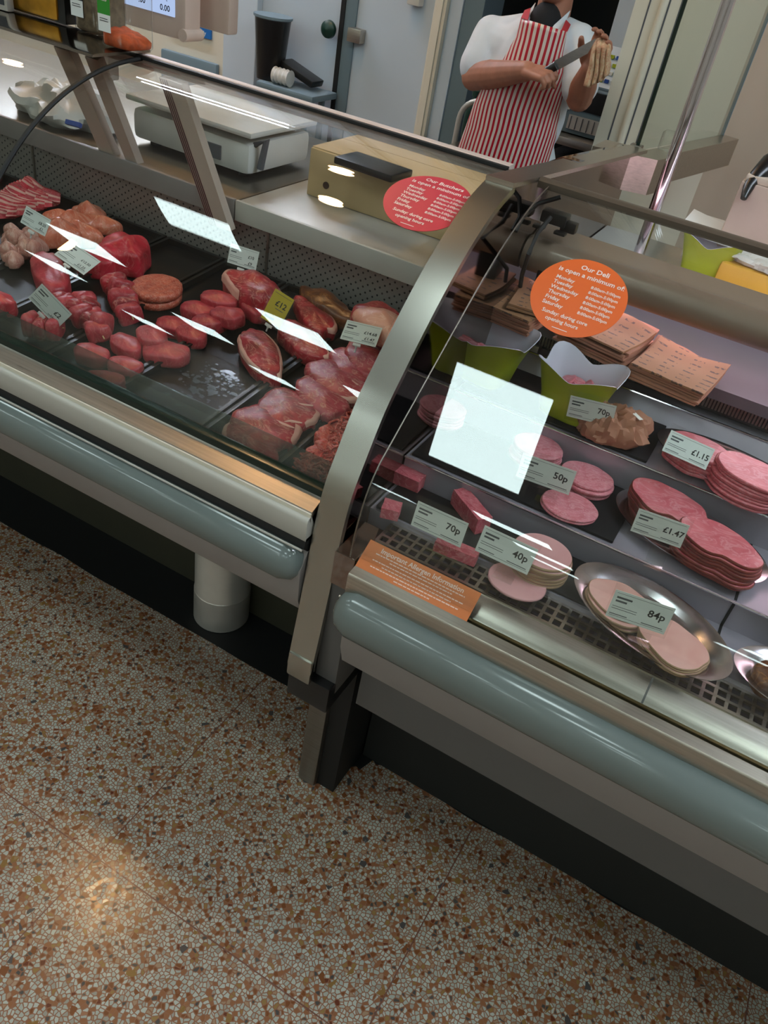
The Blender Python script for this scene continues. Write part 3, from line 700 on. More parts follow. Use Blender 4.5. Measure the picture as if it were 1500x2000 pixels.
for i, (px, py, a, b, rz, off, f) in enumerate([
        (720, 705, .072, .038, -.55, .03, [(.1, 2.6, .006)]), (690, 712, .062, .04, -.5, .022, [(.2, 2.2, .006)]),
        (664, 745, .078, .046, -.35, .02, [(5.4, 7.2, .006)]), (630, 775, .066, .04, -.4, .016, [(1.2, 3.3, .006)]),
        (560, 800, .062, .05, -.35, .012, [(.1, 1.9, .007)]), (520, 835, .066, .052, -.3, .01, [(.2, 2.0, .01)]), (488, 868, .066, .034, -.35, .006, [(3.0, 4.6, .008)])]):
    cut('pork_steak', px, py, a, b, .026, rz, 'pork' if i < 4 else 'beef', ('steak at the back partly under the steel end panel', 'pork steak below the £14.68 card with a fat stripe', 'large pale pork steak in the middle of its row', 'pork steak with white edge in front of the large pale one', 'thick red steak with a white fat vein, third from the glass', 'red steak with forked fat vein, second from the glass', 'steak lying nearest the glass behind the fogged riser')[i], 'steak', 'row of steaks beside the mince', 140 + i, off=off, fat=f, rough=.1)
# white fat veins across two steaks
for nm, paths in (('pork_steak.005', [[(495, 806), (522, 812), (548, 826), (575, 836)], [(548, 826), (566, 822), (590, 826)], [(520, 811), (510, 800)]]), ('pork_steak.004', [[(560, 775), (585, 790), (612, 792)]]), ('pork_steak.002', [[(640, 722), (668, 730), (700, 752)]])):
    o_ = bpy.data.objects[nm]; mb = MB()
    for q in paths: mb.tube([deck(px, py, {'pork_steak.005': .0375, 'pork_steak.004': .0395, 'pork_steak.002': .047}[nm]) for px, py in q], [.002] + [.0042] * (len(q) - 2) + [.0018], 8, True, .5)
    put('fat_vein', mb, 'fat', o_)
# mince mound (strands nobody could count)
random.seed(21)
mb = MB()
for i in range(620):
    px, py = 590 + random.random() * 115, 800 + random.random() * 140
    u = (px - 590) / 115; w = (py - 800) / 140
    if py < 880 - .55 * (px - 590) + 18 and u < .62: continue
    hgt = .018 + .026 * random.random() * (1 - abs(2 * w - 1) * .5)
    p = deck(px, py, hgt)
    if p.x > -.503 or p.x < -.586: continue
    a = random.random() * 6.28; q = []
    for k in range(5):
        q.append(p + Vector((math.cos(a) * .005 * k, math.sin(a) * .005 * k, .003 * math.sin(k * 1.3 + i)))); a += (random.random() - .5) * 1.4
    mb.tube(q, .0021, 6)
for i in range(30):
    px, py = 600 + random.random() * 100, 830 + random.random() * 100
    p = deck(px, py, .006)
    if -.582 < p.x < -.51: 
        b = lump(.018, .016, .012 + .008 * random.random(), i, rough=.3); b.xf(Matrix.Translation(p)); mb._join(b.bm)
o = solo('minced_beef', mb, 'mince', 'loose pile of red minced beef beside the steel end panel', 'mince', None, loc=deck(640, 880), ang=80); o['kind'] = 'stuff'
# wet marks in the empty tray: thin shining smear film
mb = MB(); random.seed(5)
for i in range(150):
    g = random.gauss(0, 1); px, py = 408 + 38 * g, 752 + 12 * g * -.2 + random.gauss(0, 20)
    if py < 690 + (470 - px) * .22 or not 325 < px < 480: continue
    p = deck(px, py, .0066); r = .0015 + .005 * random.random() ** 2; st = .5 + 1.5 * random.random()
    mb.poly([p + Vector((math.cos(t) * r * st * (1 + .7 * noise.noise(Vector((math.cos(t) * 2, math.sin(t) * 2, i)))), math.sin(t) * r, math.sin(t) * r * .0893 + .0002)) for t in (k * 2 * PI / 12 for k in range(12))])
s = NT('wet_smear'); s.pbsdf('#565b60', .12); M['wet'] = s.m
o = put('wet_smear', mb, 'wet', [q for q in bpy.data.objects if q.get('label', '').startswith('mostly empty')][0]); o['kind'] = 'stuff'

# ------------------------------------------------------------------ price cards
def card(pose, lines, label, mat='white', leftcase=True, group='price cards', head=2, portrait=False, foot=None):
    P, u, v, w, h = pose; P = Vector(P); u = Vector(u).normalized(); v = Vector(v); v = (v - u * v.dot(u)).normalized(); n = u.cross(v)
    t = thing('price_card', label, 'price card', (0, 0, 0), group)
    t.matrix_world = Matrix((( u.x, v.x, n.x, P.x), (u.y, v.y, n.y, P.y), (u.z, v.z, n.z, P.z), (0, 0, 0, 1)))
    put('paper', MB().box((0, 0, 0), (w, h, .0008)), mat, t, local=True, smooth=False)
    m = .004 if leftcase else .003; top = .004 if leftcase else .011; bot = .006
    put('holder', MB().box((0, (top - bot) / 2, .0012), (w + 2 * m, h + top + bot, .0009)), 'acry', t, local=True, smooth=False)
    mb = MB(); z = .0006
    def bar(x, y, bw, bh): mb.poly([(x, y - bh / 2, z), (x + bw, y - bh / 2, z), (x + bw, y + bh / 2, z), (x, y + bh / 2, z)])
    if not portrait:
        bar(-w * .46, h * .42, w * .92, h * .012); bar(-w * .46, -h * .40, w * .92, h * .014); bar(-w * .46, -h * .34, w * .30, h * .03); bar(w * .08, -h * .34, w * .36, h * .03)
        bar(-w * .44, h * .27, w * .26, h * .07)
        if head > 1: bar(-w * .44, h * .14, w * .19, h * .07)
        bar(-w * .46, -h * .06, w * .42, h * .02); bar(-w * .46, -h * .14, w * .42, h * .02)
    else:
        bar(-w * .42, h * .42, w * .84, h * .012); bar(-w * .1, -h * .02, w * .4, h * .02); bar(-w * .42, -h * .36, w * .5, h * .08)
    put('print', mb, 'inkgray', t, local=True, smooth=False)
    mb = MB()
    for tx, ty, sz in lines:
        vs, fs = textmesh(tx[0], sz)
        vv = [mb.bm.verts.new((q.x + tx[1] * w, q.y + ty * h, .0007)) for q in vs]
        for f in fs:
            try: mb.bm.faces.new([vv[k] for k in f])
            except ValueError: pass
    put('lettering', mb, 'ink', t, local=True, smooth=False, norm=False)
    if leftcase:
        mb = MB(); mb.box((0, -h / 2 - .006, .001), (.016, .006, .004), None, .001); mb.tube([(0, -h / 2 - .006, -.001), (0, -h / 2 - .020, -.004)], .0017, 8)
        mb.tube([(-.006, -h / 2 - .004, .001), (0, -h / 2 - .012, 0), (.006, -h / 2 - .004, .001)], .0016, 8)
        put('clip', mb, 'whiteplastic', t, local=True)
    elif foot:
        put('foot', MB().box((w * .15, -h / 2 - bot - foot / 2, .001), (w * .36, foot, .001)).box((w * .15, -h / 2 - bot - foot, .012), (w * .36, .001, .022)), 'acry', t, local=True, smooth=False)
    return t
PR = lambda s_, dx=.27: (s_, dx)
card(((-1.424, 1.200, .930), (.968, .119, -.220), (.152, .420, .895), .064, .038), [(PR('£8.25'), .02, .0085), (PR('£1', .3), -.24, .0085)], 'white £8.25 price card standing in the chicken tray')
card(((-1.290, 1.184, .895), (.953, .092, -.289), (-.10, .93, .35), .078, .052), [(PR('£12.50'), .02, .0085), (PR('£1.25'), -.24, .0085)], 'white £12.50 price card leaning back over the red loin')
card(((-1.170, .998, .885), (.723, .228, -.652), (.60, .25, .757), .074, .046), [(PR('£2'), -.05, .014), (PR('3 for £5'), -.30, .005)], 'white £2 price card tilted steeply over the kebabs')
card(((-1.008, 1.382, .938), (.967, .250, -.056), (-.012, .263, .965), .066, .041), [(PR('£10'), .08, .009), (PR('£9'), -.24, .009)], 'white £10 price card stuck upright in the beef joint')
card(((-.835, 1.268, .915), (.90, .20, -.30), (.26, .35, .90), .044, .066), [(('£12', .08), .14, .016)], 'yellow £12 sale card among the sirloin steaks', 'yellow', portrait=True)
card(((-.648, 1.283, .925), (.970, .240, .031), (-.223, .842, .491), .072, .047), [(PR('£14.68', .25), .06, .0095), (PR('£1.47'), -.22, .009)], 'white £14.68 price card beside the fat-capped joint')
D = dict(leftcase=False)
card(((-.291, .938, .852), (.998, .048, -.029), (.026, .15, .98), .086, .045), [(PR('70p'), .06, .0165)], 'white 70p price card in front of the red meat loaf', foot=.012, **D)
card(((-.183, .955, .848), (.995, .06, -.05), (.01, .22, .97), .088, .046), [(PR('40p'), .0, .0165)], 'white 40p price card in front of the pale luncheon slices', foot=.010, **D)
card(((-.193, 1.127, .893), (.996, .087, .017), (.004, .1, .971), .092, .045), [(PR('50p'), .06, .0165)], 'white 50p price card among the pink sausage stacks', foot=.012, **D)
card(((-.178, 1.263, .960), (.990, .106, .10), (-.07, .0, .98), .079, .040), [(PR('70p'), .08, .0145)], 'white 70p price card in front of the lilac lined tub', foot=.0, **D)
card(((-.006, 1.251, .965), (.958, .232, -.170), (-.003, .598, .802), .078, .037), [(PR('£1.15'), -.02, .0135)], 'white £1.15 price card on the top ham plate', foot=.03, **D)
card(((.005, 1.053, .930), (.996, .080, .034), (-.034, .10, .985), .075, .040), [(PR('£1.47'), .02, .0135)], 'white £1.47 price card leaning on the large ham plate', foot=.03, **D)
card(((.029, .930, .868), (.977, .20, -.006), (.021, .15, .98), .084, .046), [(PR('84p'), .05, .0165)], 'white 84p price card on the front turkey plate', foot=.012, **D)
# part-seen card left of the seam
card(((-1.66, 1.08, .985), (.95, -.2, -.25), (.1, .4, .9), .07, .045), [(PR('£5'), .0, .01)], 'pale price card at the left edge above the pork strips')

# ------------------------------------------------------------------ END PANEL between the counters
ep = thing('end_panel', 'curved brushed steel end panel standing between the two counters', 'end panel', (-.45, 1.1, 0))
outer = [Vector(p) for p in [(.953, .0), (.950, .30), (.950, .34), (.862, .452), (.845, .47), (.843, .49), (.857, .60), (.868, .70), (.876, .79), (.890, .86), (.916, .915), (.958, .99), (1.005, 1.045), (1.055, 1.098), (1.11, 1.150), (1.17, 1.197), (1.24, 1.238), (1.31, 1.262)]]
def smooth_curve(P, n):
    o = []
    for i in range(len(P) - 1):
        p0, p1, p2, p3 = P[max(i - 1, 0)], P[i], P[i + 1], P[min(i + 2, len(P) - 1)]
        for k in range(n):
            t = k / n; o.append(.5 * ((2 * p1) + (p2 - p0) * t + (2 * p0 - 5 * p1 + 4 * p2 - p3) * t * t + (3 * p1 - p0 - 3 * p2 + p3) * t ** 3))
    o.append(P[-1]); return o
oc = smooth_curve(outer[5:], 5)
def strip(pr, x0, x1, th):
    inn = offset(pr, -th); ring = list(pr) + list(reversed(inn)); mb = MB()
    mb.grid([[(x, p.x, p.y) for p in ring] for x in (x0, x1)], close_u=True, cap=True); return mb
put('curved_edge', strip(oc, -.474, -.424, .012), 'steel_y', ep, ang=30)
put('lower_edge', MB().b2(-.474, -.424, .842, .856, .462, .52, .005), 'steel_y', ep)
body = [(p.x + .008, p.y) for p in offset(oc, -.010)] + [(1.70, 1.24), (2.2, 1.20), (2.2, .60), (1.3, .47), (.86, .466)]
put('side_plate', MB().prism(body, -.470, -.430), 'mirror', ep, smooth=False)
put('lower_cladding', MB().b2(-.430, -.386, .872, 1.2, .43, .70, .004), 'panelgray2', ep)
put('bottom_trim', MB().b2(-.474, -.386, .852, 1.2, .40, .466, .004), 'blackgloss', ep)
put('post', MB().b2(-.472, -.428, .950, .985, 0, .41, .006), 'steel_dark', ep)
put('post_infill', MB().b2(-.430, -.385, .965, 1.2, 0.0, .41), 'black', ep)
put('end_block', MB().b2(-.424, -.386, .862, .958, .705, .775, .002), 'mirror', ep, smooth=False)
mb = MB(); mb.slab([(-.474, 1.30, 1.259), (-.424, 1.30, 1.259), (-.398, 2.19, 1.198), (-.448, 2.19, 1.198)], (0, 0, 1), .008)
put('top_bar', mb, 'steel', ep, smooth=False)

# ------------------------------------------------------------------ DELI COUNTER (right)
RX0, RX1 = -.382, 1.6
dc = thing('deli_counter', 'refrigerated deli display counter with blue gray bumper and steel sill, holding cooked meats', 'display counter', (.6, 1.2, 0))
put('kickboard', MB().b2(RX0 + .002, RX1, 1.09, 1.12, 0, .45), 'plinth', dc)
put('lower_panel', MB().b2(RX0 + .02, RX1, .93, 1.2, .37, .51), 'panelgray2', dc)
put('front_panel', MB().prism([(.862, .700), (.850, .69), (.855, .585), (.872, .535), (1.2, .50), (1.2, .700)], RX0, RX1), 'panelgray', dc)
put('bumper', bumper(RX0 - .012, RX1, .818, .694, .046), 'bumper', dc)
put('bumper_lip', MB().tube([(RX0 - .01, .838, .7125), (RX1, .838, .7125)], .002, 8), 'alu', dc)
put('gasket', MB().b2(RX0 - .005, RX1, .848, .90, .70, .72), 'black', dc)
put('profile', MB().prism([(.838, .716), (.835, .720), (.835, .765), (.838, .769), (.856, .771), (.858, .716)], RX0, RX1), 'steel', dc)
for y, z, m in ((.8595, .756, 'blackgloss'), (.8635, .762, 'brass'), (.8745, .754, 'blackgloss'), (.879, .757, 'brass')):
    put('glass_channel', MB().b2(RX0, RX1, y - .0025, y + .0025, .725, z), m, dc, smooth=False)
pro = [(.882, .72), (.882, .757), (.885, .760), (.918, .778), (.921, .778), (.921, .72)]
put('sill_plate', MB().prism(pro, RX0, RX1), 'steel', dc)
put('sill_joint', MB().prism([(.8815, .7575), (.885, .7605), (.918, .7785), (.919, .776)], .083, .086), 'panelgray2', dc, smooth=False)
# grate with three rows of square holes
gm = MB(); y0g, y1g, zg = .9215, .975, .7815
for k in range(4):
    yy = y0g + (y1g - y0g) * k / 3; gm.b2(RX0, RX1, yy - .0026, yy + .0026, zg - .004, zg)
x = RX0
while x < RX1:
    gm.b2(x - .0026, x + .0026, y0g, y1g, zg - .004, zg - .0002); x += .0178
put('grate', gm, 'steel', dc, smooth=False)
put('grate_well', MB().b2(RX0, RX1, .921, .978, .70, .735), 'black', dc)
# stepped deck
Z1, Z2, Z3 = .790, .840, .900
Y1, Y2, Y3 = 1.085, 1.262, 1.43
put('deck', MB().prism([(.978, Z1), (Y1, Z1), (Y1 + .004, Z2), (Y2, Z2), (Y2 + .004, Z3), (Y3, Z3), (Y3 + .02, Z3 + .035), (1.52, Z3 + .035), (1.52, .7), (.978, .7)], -.428, RX1), 'deck', dc, smooth=False)
put('deck_nosing', MB().tube([(-.428, Y1, Z2), (RX1, Y1, Z2)], .0022, 8), 'chrome', dc)
put('deck_nosing', MB().tube([(-.428, Y2, Z3), (RX1, Y2, Z3)], .0022, 8), 'chrome', dc)
put('deck_nosing', MB().tube([(-.428, Y3 + .02, Z3 + .036), (RX1, Y3 + .02, Z3 + .036)], .0025, 8), 'chrome', dc)
for xx in (.150, .60):
    put('deck_joint', MB().b2(xx - .0022, xx + .0022, .979, Y1 - .0005, Z1, Z1 + .0006).b2(xx - .0022, xx + .0022, Y1 + .006, Y2 - .0005, Z2, Z2 + .0006).b2(xx - .0022, xx + .0022, Y1 - .001, Y1 + .001, Z1, Z2), 'black', dc, smooth=False)
# louvre, shelf, back
put('louvre_back', MB().b2(-.428, RX1, 1.478, 1.49, .94, .995), 'black', dc)
lm = MB(); x = -.36
while x < .9:
    lm.b2(x - .0018, x + .0018, 1.466, 1.48, .95, .99); x += .0062
put('louvre', lm, 'steel_dark', dc, smooth=False)
put('bag_shelf', MB().b2(-.428, RX1, 1.455, 1.76, .991, .997).b2(-.428, RX1, 1.452, 1.456, .975, .997), 'shelfgray', dc, smooth=False)
put('back_wall', MB().b2(-.428, RX1, 1.76, 1.775, .7, 1.03), 'shelfgray', dc, smooth=False)
put('rear_body', MB().b2(-.428, RX1, 1.52, 2.05, .05, .90), 'panelgray', dc)
put('rear_worktop', MB().b2(-.428, RX1, 1.775, 2.15, 1.00, 1.02, .003), 'whiteplastic', dc)
cp = [(1.545, 1.152), (1.502, 1.138)] + [(1.489 + .032 * math.cos(a), 1.108 + .032 * math.sin(a)) for a in [PI * .40 + k * PI * .95 / 12 for k in range(13)]] + [(1.50, 1.088), (1.545, 1.095)]
cn = put('canopy', MB().prism(cp, -.428, RX1), 'canopy' if 'canopy' in M else 'steel_dark', dc)
put('canopy_lamp', MB().tube([(-.40, 1.525, 1.078), (RX1, 1.525, 1.078)], .010, 10), emit('pink_tube', '#ffdcec', 8.0), dc)
pp = aty(1055, 600, 1.475)
put('canopy_post', MB().b2(pp.x - .022, pp.x + .022, 1.462, 1.50, .935, 1.10, .003), 'blackgloss', dc)
put('post_foot', MB().b2(pp.x - .026, pp.x + .026, 1.455, 1.505, .925, .95, .003), 'steel', dc)
pr_ = prof_right()
put('front_glass', sheet(pr_, -.398, RX1), 'glass', dc, ang=25)
mb = MB(); mb.tube([(-.399, p.x, p.y) for p in pr_], .0013, 8); put('glass_edge', mb, 'steel_dark', dc)
put('glass_rail', MB().prism([(1.415, 1.243), (1.415, 1.254), (1.42, 1.258), (1.433, 1.258), (1.433, 1.243)], -.42, RX1), 'railbrown' if 'railbrown' in M else 'steel_dark', dc)
# hinge and cable on the canopy
h0 = atz(1085, 425, 1.18)
put('hinge', MB().box(h0, (.05, .03, .022), None, .004).box(h0 + Vector((.03, 0, -.008)), (.03, .02, .02), None, .004).box(h0 + Vector((-.02, -.02, -.018)), (.022, .018, .006), None, .002).box(h0 + Vector((.022, -.02, -.018)), (.022, .018, .006), None, .002), 'blackgloss', dc)
mb = MB(); q = [atz(1095, 385, 1.235), atz(1050, 398, 1.215), atz(1020, 425, 1.19), atz(1007, 452, 1.17)]
mb.tube(q, .004, 8); put('cable', mb, 'black', dc)
mb = MB(); q = [atz(1075, 425, 1.19), atz(1050, 455, 1.17), atz(1033, 495, 1.15), aty(1020, 535, 1.45), aty(1016, 560, 1.46)]
mb.tube(q, .0042, 8); put('cable', mb, 'black', dc)
put('warning_tag', MB().slab([atz(1010, 420, 1.17), atz(1045, 395, 1.17), atz(1030, 425, 1.16), atz(1020, 440, 1.16)], (0, 0, 1), .001), 'tubyellow', dc, smooth=False)

# ------------------------------------------------------------------ stickers on the glass
def sticker(pr, px, py, rad, mat, label, lines, nm='round_sticker'):
    s0, x0 = arclen_at_pixel(pr, px, py)
    def P(u, v, off):
        p, n = on_profile(pr, s0 + v); q = p + n * off
        return Vector((x0 + u, q.x, q.y))
    t = thing(nm, label, 'sticker', P(0, 0, 0), 'round opening hours stickers')
    mb = MB(); rows = []
    for r in [0.02, .2, .4, .6, .8, .93, 1.0]:
        rows.append([P(rad * r * math.cos(a), rad * r * math.sin(a), .0012) for a in (k * 2 * PI / 64 for k in range(64))])
    rows.append([P(rad * math.cos(a), rad * math.sin(a), .0004) for a in (k * 2 * PI / 64 for k in range(64))])
    mb.grid(rows, close_u=True, cap=True); put('disc', mb, mat, t)
    mb = MB()
    for tx, u, v, sz, al in lines:
        if tx is None:
            vv = [mb.bm.verts.new(P(u + a, v + b, .0016)) for a, b in ((0, 0), (sz, 0), (sz, .0012), (0, .0012))]; mb.bm.faces.new(vv); continue
        vs, fs = textmesh(tx, sz, al)
        vv = [mb.bm.verts.new(P(q.x + u, q.y + v, .0016)) for q in vs]
        for f in fs:
            try: mb.bm.faces.new([vv[k] for k in f])
            except ValueError: pass
    put('lettering', mb, 'letter', t, smooth=False, norm=False)
    return t
def hours(who, R):
    k = R / .0715
    L = [('Our ' + who, .004 * k, .052 * k, .0125 * k, 'CENTER'), ('is open a minimum of:', .004 * k, .038 * k, .0118 * k, 'CENTER')]
    for i, d in enumerate(('Monday', 'Tuesday', 'Wednesday', 'Thursday', 'Friday', 'Saturday')):
        L.append((d, -.046 * k, (.022 - .0098 * i) * k, .0092 * k, 'LEFT')); L.append(('8:00am-5:00pm', .010 * k, (.022 - .0098 * i) * k, .0075 * k, 'LEFT'))
    L += [('Sunday: during core', -.040 * k, -.041 * k, .0090 * k, 'LEFT'), ('opening hours', -.030 * k, -.0515 * k, .0090 * k, 'LEFT'), (None, -.014 * k, -.064 * k, .024 * k, '')]
    return L
sticker(pls, 835, 393, .0725, 'red', 'round red butchers opening hours sticker on the left glass', hours('Butchers', .0725))
sticker(pr_, 1130, 580, .0735, 'orange', 'round orange deli opening hours sticker on the right glass', hours('Deli', .0735))
# orange allergen notice on the steel sill
def sillP(px, py): # plane of the sloping sill plate
    a = Vector((0, .858, .765)); b = Vector((0, .905, .795)); n = Vector((0, -(b - a).z, (b - a).y)).normalized()
    r = Vector(ray(px, py)); C_ = Vector(CC); s_ = (a - C_).dot(n) / r.dot(n); return C_ + r * s_
ns = thing('allergen_notice', 'orange allergen information notice fixed on the steel sill of the deli counter', 'sign', sillP(810, 1150))
xl, xr = sillP(705, 1090).x, sillP(920, 1200).x
def NP(u, v, o=.0): # u 0..1 along x, v 0..1 up the notice, tilted plate leaning on the glass
    y = .853 + .046 * v; z = .766 + .030 * v
    return Vector((xl + (xr - xl) * u, y, z)) + Vector((0, -.567, .823)) * o
put('plate', MB().grid([[NP(0, 0), NP(1, 0), NP(1, 1), NP(0, 1)], [NP(0, 0, .0015), NP(1, 0, .0015), NP(1, 1, .0015), NP(0, 1, .0015)]], close_u=True, cap=True) and (lambda m: (m.grid([[NP(0, 0), NP(1, 0), NP(1, 1), NP(0, 1)], [NP(0, 0, .0015), NP(1, 0, .0015), NP(1, 1, .0015), NP(0, 1, .0015)]], close_u=True, cap=True), m)[1])(MB()), 'orangesign', ns, smooth=False)
mb = MB(); W_ = xr - xl; H_ = (Vector((0, .045, .031))).length
vs, fs = textmesh('Important Allergen Information', .0125)
sc = W_ * .74 / (max(q.x for q in vs) - min(q.x for q in vs))
vv = [mb.bm.verts.new(NP(.5 + q.x * sc / W_, .83 + q.y * sc / H_, .002)) for q in vs]
for f in fs:
    try: mb.bm.faces.new([vv[k] for k in f])
    except ValueError: pass
for v_, u0, u1 in ((.69, .10, .90), (.60, .24, .80), (.49, .10, .91), (.39, .20, .82), (.29, .11, .90), (.19, .34, .66)):
    random.seed(int(v_ * 100)); u = u0
    while u < u1:
        w_ = .015 + .03 * random.random(); a = [NP(u, v_ - .016, .002), NP(min(u + w_, u1), v_ - .016, .002), NP(min(u + w_, u1), v_ + .016, .002), NP(u, v_ + .016, .002)]
        mb.poly(a); u += w_ + .006
put('lettering', mb, 'lettersign', ns, smooth=False, norm=False)

# ------------------------------------------------------------------ deli goods
def slate(x0, x1, y0, y1, z, label):
    solo('slate_board', MB().b2(x0, x1, y0, y1, z + .0005, z + .006, .0015), 'slate', label, 'board', 'black boards in the deli counter', loc=((x0 + x1) / 2, (y0 + y1) / 2, z))
slate(-.42, -.035, .982, Y1 - .004, Z1, 'black board under the meat loaf and luncheon slices on the front step')
slate(-.42, -.05, Y1 + .010, Y2 - .004, Z2, 'black board under the pink sausage stacks on the middle step')
slate(-.42, -.06, Y2 + .010, Y3 - .004, Z3, 'black board under the tubs and the paper bag on the top step')
def slices(px, py, z, n, r, ry, th, mat, what, group, rim=None, seed=0, rz=0., irregular=.02, loc=None, jit=.003, hollow=None):
    c = loc if loc is not None else atz(px, py, z + n * th); rnd = random.Random(seed)
    for k in range(n):
        ox, oy = (rnd.random() - .5) * 2 * jit, (rnd.random() - .5) * 2 * jit; zz = z + k * th
        mb = MB(); rows = []
        N = 44
        for rs, h_ in [(.97, 0), (1, .2), (1, .8), (.975, 1.0), (.93, 1.0), (.5, 1.0), (.1, 1.0)]:
            row = []
            for i in range(N):
                a = i * 2 * PI / N; q = 1 + irregular * noise.noise(Vector((math.cos(a) * 1.6 + seed, math.sin(a) * 1.6, seed * .7 + k * .15))) * 2.2
                if hollow: q -= hollow * math.exp(-((a - 5.2) ** 2) / .12)
                X, Y = r * q * rs * math.cos(a), ry * q * rs * math.sin(a)
                dz = .0016 * noise.noise(Vector((X * 40, Y * 40, seed))) * (1 if h_ > .1 or k else 0)
                row.append((c.x + ox + X * math.cos(rz) - Y * math.sin(rz), c.y + oy + X * math.sin(rz) + Y * math.cos(rz), zz + th * h_ * .93 + dz * .5))
            rows.append(row)
        base = Vector((c.x + ox, c.y + oy, zz))
        pos = 'topmost' if k == n - 1 else ('lowest' if k == 0 else ORD[n - 1 - k] + ' down')
        lab = '%s, %s' % (what, pos) if n > 1 else what
        t = thing('meat_slice', lab, 'meat slice', base, group)
        mb.grid(rows[3:], close_u=True, cap=False); 
        mb.bm.faces.new([v_ for v_ in list(mb.bm.verts)[-N:]])
        put('face', mb, mat, t, ang=70)
        m2 = MB(); m2.grid(rows[:4], close_u=True); m2.bm.faces.new(list(reversed(list(m2.bm.verts)[:N])))
        put('rind', m2, rim or mat, t, ang=70)
    return c
# pink sausage slices, middle step
zz2 = Z2 + .0065
slices(868, 792, zz2, 6, .042, .036, .0055, 'salami', 'pink sausage slice left of the bright glass reflection', 'pink sausage slices', None, 1)
slices(1052, 868, zz2, 6, .045, .04, .0055, 'salami', 'pink sausage slice behind the 50p card', 'pink sausage slices', None, 2)
slices(1150, 930, zz2, 4, .047, .04, .0055, 'salami', 'pink sausage slice right of the 50p card', 'pink sausage slices', None, 3)
slices(1115, 985, zz2, 2, .048, .041, .0045, 'salami', 'pink sausage slice in the pair in front of the 50p card', 'pink sausage slices', None, 4)
# luncheon slices, front step
zz1 = Z1 + .0065
slices(1062, 1075, zz1, 7, .047, .042, .0062, 'lunch', 'pale luncheon slice in the stack right of the 40p card', 'pale luncheon slices', 'rindlunch', 5, irregular=.005)
slices(1008, 1134, zz1, 1, .047, .040, .005, 'lunch', 'single pale luncheon slice lying in front of the 40p card', 'pale luncheon slices', 'lunch', 6, irregular=.005)
# meat loaf blocks
def loaf(px, py, z, d, rz, label, seed):
    c = atz(px, py, z + d[2] * .8); c.z = z
    mb = MB(); b = bmesh.new(); bmesh.ops.create_cube(b, size=1); bmesh.ops.scale(b, vec=d, verts=b.verts)
    bmesh.ops.subdivide_edges(b, edges=list(b.edges), cuts=4, use_grid_fill=True)
    for v_ in b.verts: v_.co += Vector((nz(v_.co, 60, seed), nz(v_.co, 60, seed + 3), nz(v_.co, 60, seed + 5))) * .0016
    bmesh.ops.translate(b, vec=(0, 0, d[2] / 2), verts=b.verts); bmesh.ops.rotate(b, matrix=Matrix.Rotation(rz, 3, 'Z'), verts=b.verts, cent=(0, 0, 0)); bmesh.ops.translate(b, vec=c, verts=b.verts); mb._join(b)
    solo('meat_loaf', mb, 'haslet', label, 'meat loaf', 'red meat loaf pieces', loc=c, ang=50)
loaf(922, 988, zz1, (.085, .028, .030), -.62, 'red coarse meat loaf block behind the 70p card', 1)
loaf(795, 925, zz1, (.062, .030, .024), .02, 'red meat loaf block close to the steel end panel', 2)
loaf(765, 990, zz1, (.03, .03, .02), .3, 'small red meat loaf end beside the steel end panel', 3)
loaf(893, 1070, zz1, (.07, .022, .018), .1, 'red meat loaf slice half hidden by the front 70p card', 4)
# oval steel plates
def plate(c, a, b, rz, label, tilt=0.0, h=.016):
    mb = MB(); pr = [(.02, .003), (.62, .003), (.70, .005), (.78, h * .75), (.97, h), (1.0, h * 1.02), (1.0, h * .93), (.79, h * .6), (.70, 0), (.02, 0)]
    mb.lathe(pr, (0, 0, 0), 64, a, b); mb.xf(Matrix.Translation(c) @ Matrix.Rotation(rz, 4, 'Z') @ Matrix.Rotation(tilt, 4, 'X'))
    return solo('oval_plate', mb, 'platter', label, 'plate', 'oval steel serving plates', loc=c, ang=35)
M['platter'] = steel('plate_steel', '#c4bcc0', .2, (8, 8, 8), .06)
pc = atz(1266, 1214, Z1 + .016); pc.z = Z1 + .010
plate(pc, .134, .076, -.34, 'oval steel plate of sliced turkey nearest the glass', .05)
c3 = atz(1345, 1045, Z2 + .016); c3.z = Z2 + .004
plate(c3, .134, .078, -.26, 'oval steel plate on the middle step carrying two ham stacks', .02)
c4 = Vector((.085, 1.335, Z3 + .004))
plate(c4, .155, .075, -.22, 'oval steel plate on the top step carrying ham slices', .0)
c5 = atz(1515, 1225, Z1 + .03); c5.z = Z1 + .004; c5.y = min(c5.y, Y1 - .085)
plate(c5 + Vector((.075, .012, 0)), .12, .068, .1, 'oval steel plate cut off by the right edge of the photo', .0)
onesolid('yellow_slice', 0, 0, .05, .035, .02, .3, 'tubyellow', 'golden yellow food on the plate at the right edge', 'food', None, 222, loc=c5 + Vector((.085, .004, .006)))
# ham stacks
slices(0, 0, Z2 + .012, 7, .070, .047, .0058, 'ham', 'large pink ham slice in the left stack behind the £1.47 card', 'ham slices', 'hamedge', 11, -.45, .06, atz(1310, 985, Z2 + .05), .003, .25)
slices(0, 0, Z2 + .012, 8, .068, .046, .0058, 'ham', 'large pink ham slice in the right stack beside the £1.47 card', 'ham slices', 'hamedge', 12, -.35, .06, atz(1408, 1062, Z2 + .055), .003, .25)
slices(0, 0, Z3 + .010, 6, .055, .04, .0065, 'ham', 'ham slice in the stack behind the £1.15 card', 'ham slices', 'ham', 13, -.2, .05, atz(1365, 880, Z3 + .04), .003)
slices(0, 0, Z3 + .010, 10, .062, .045, .005, 'ham', 'ham slice in the tall stack right of the £1.15 card', 'ham slices', 'ham', 14, -.3, .04, atz(1468, 922, Z3 + .055), .004)
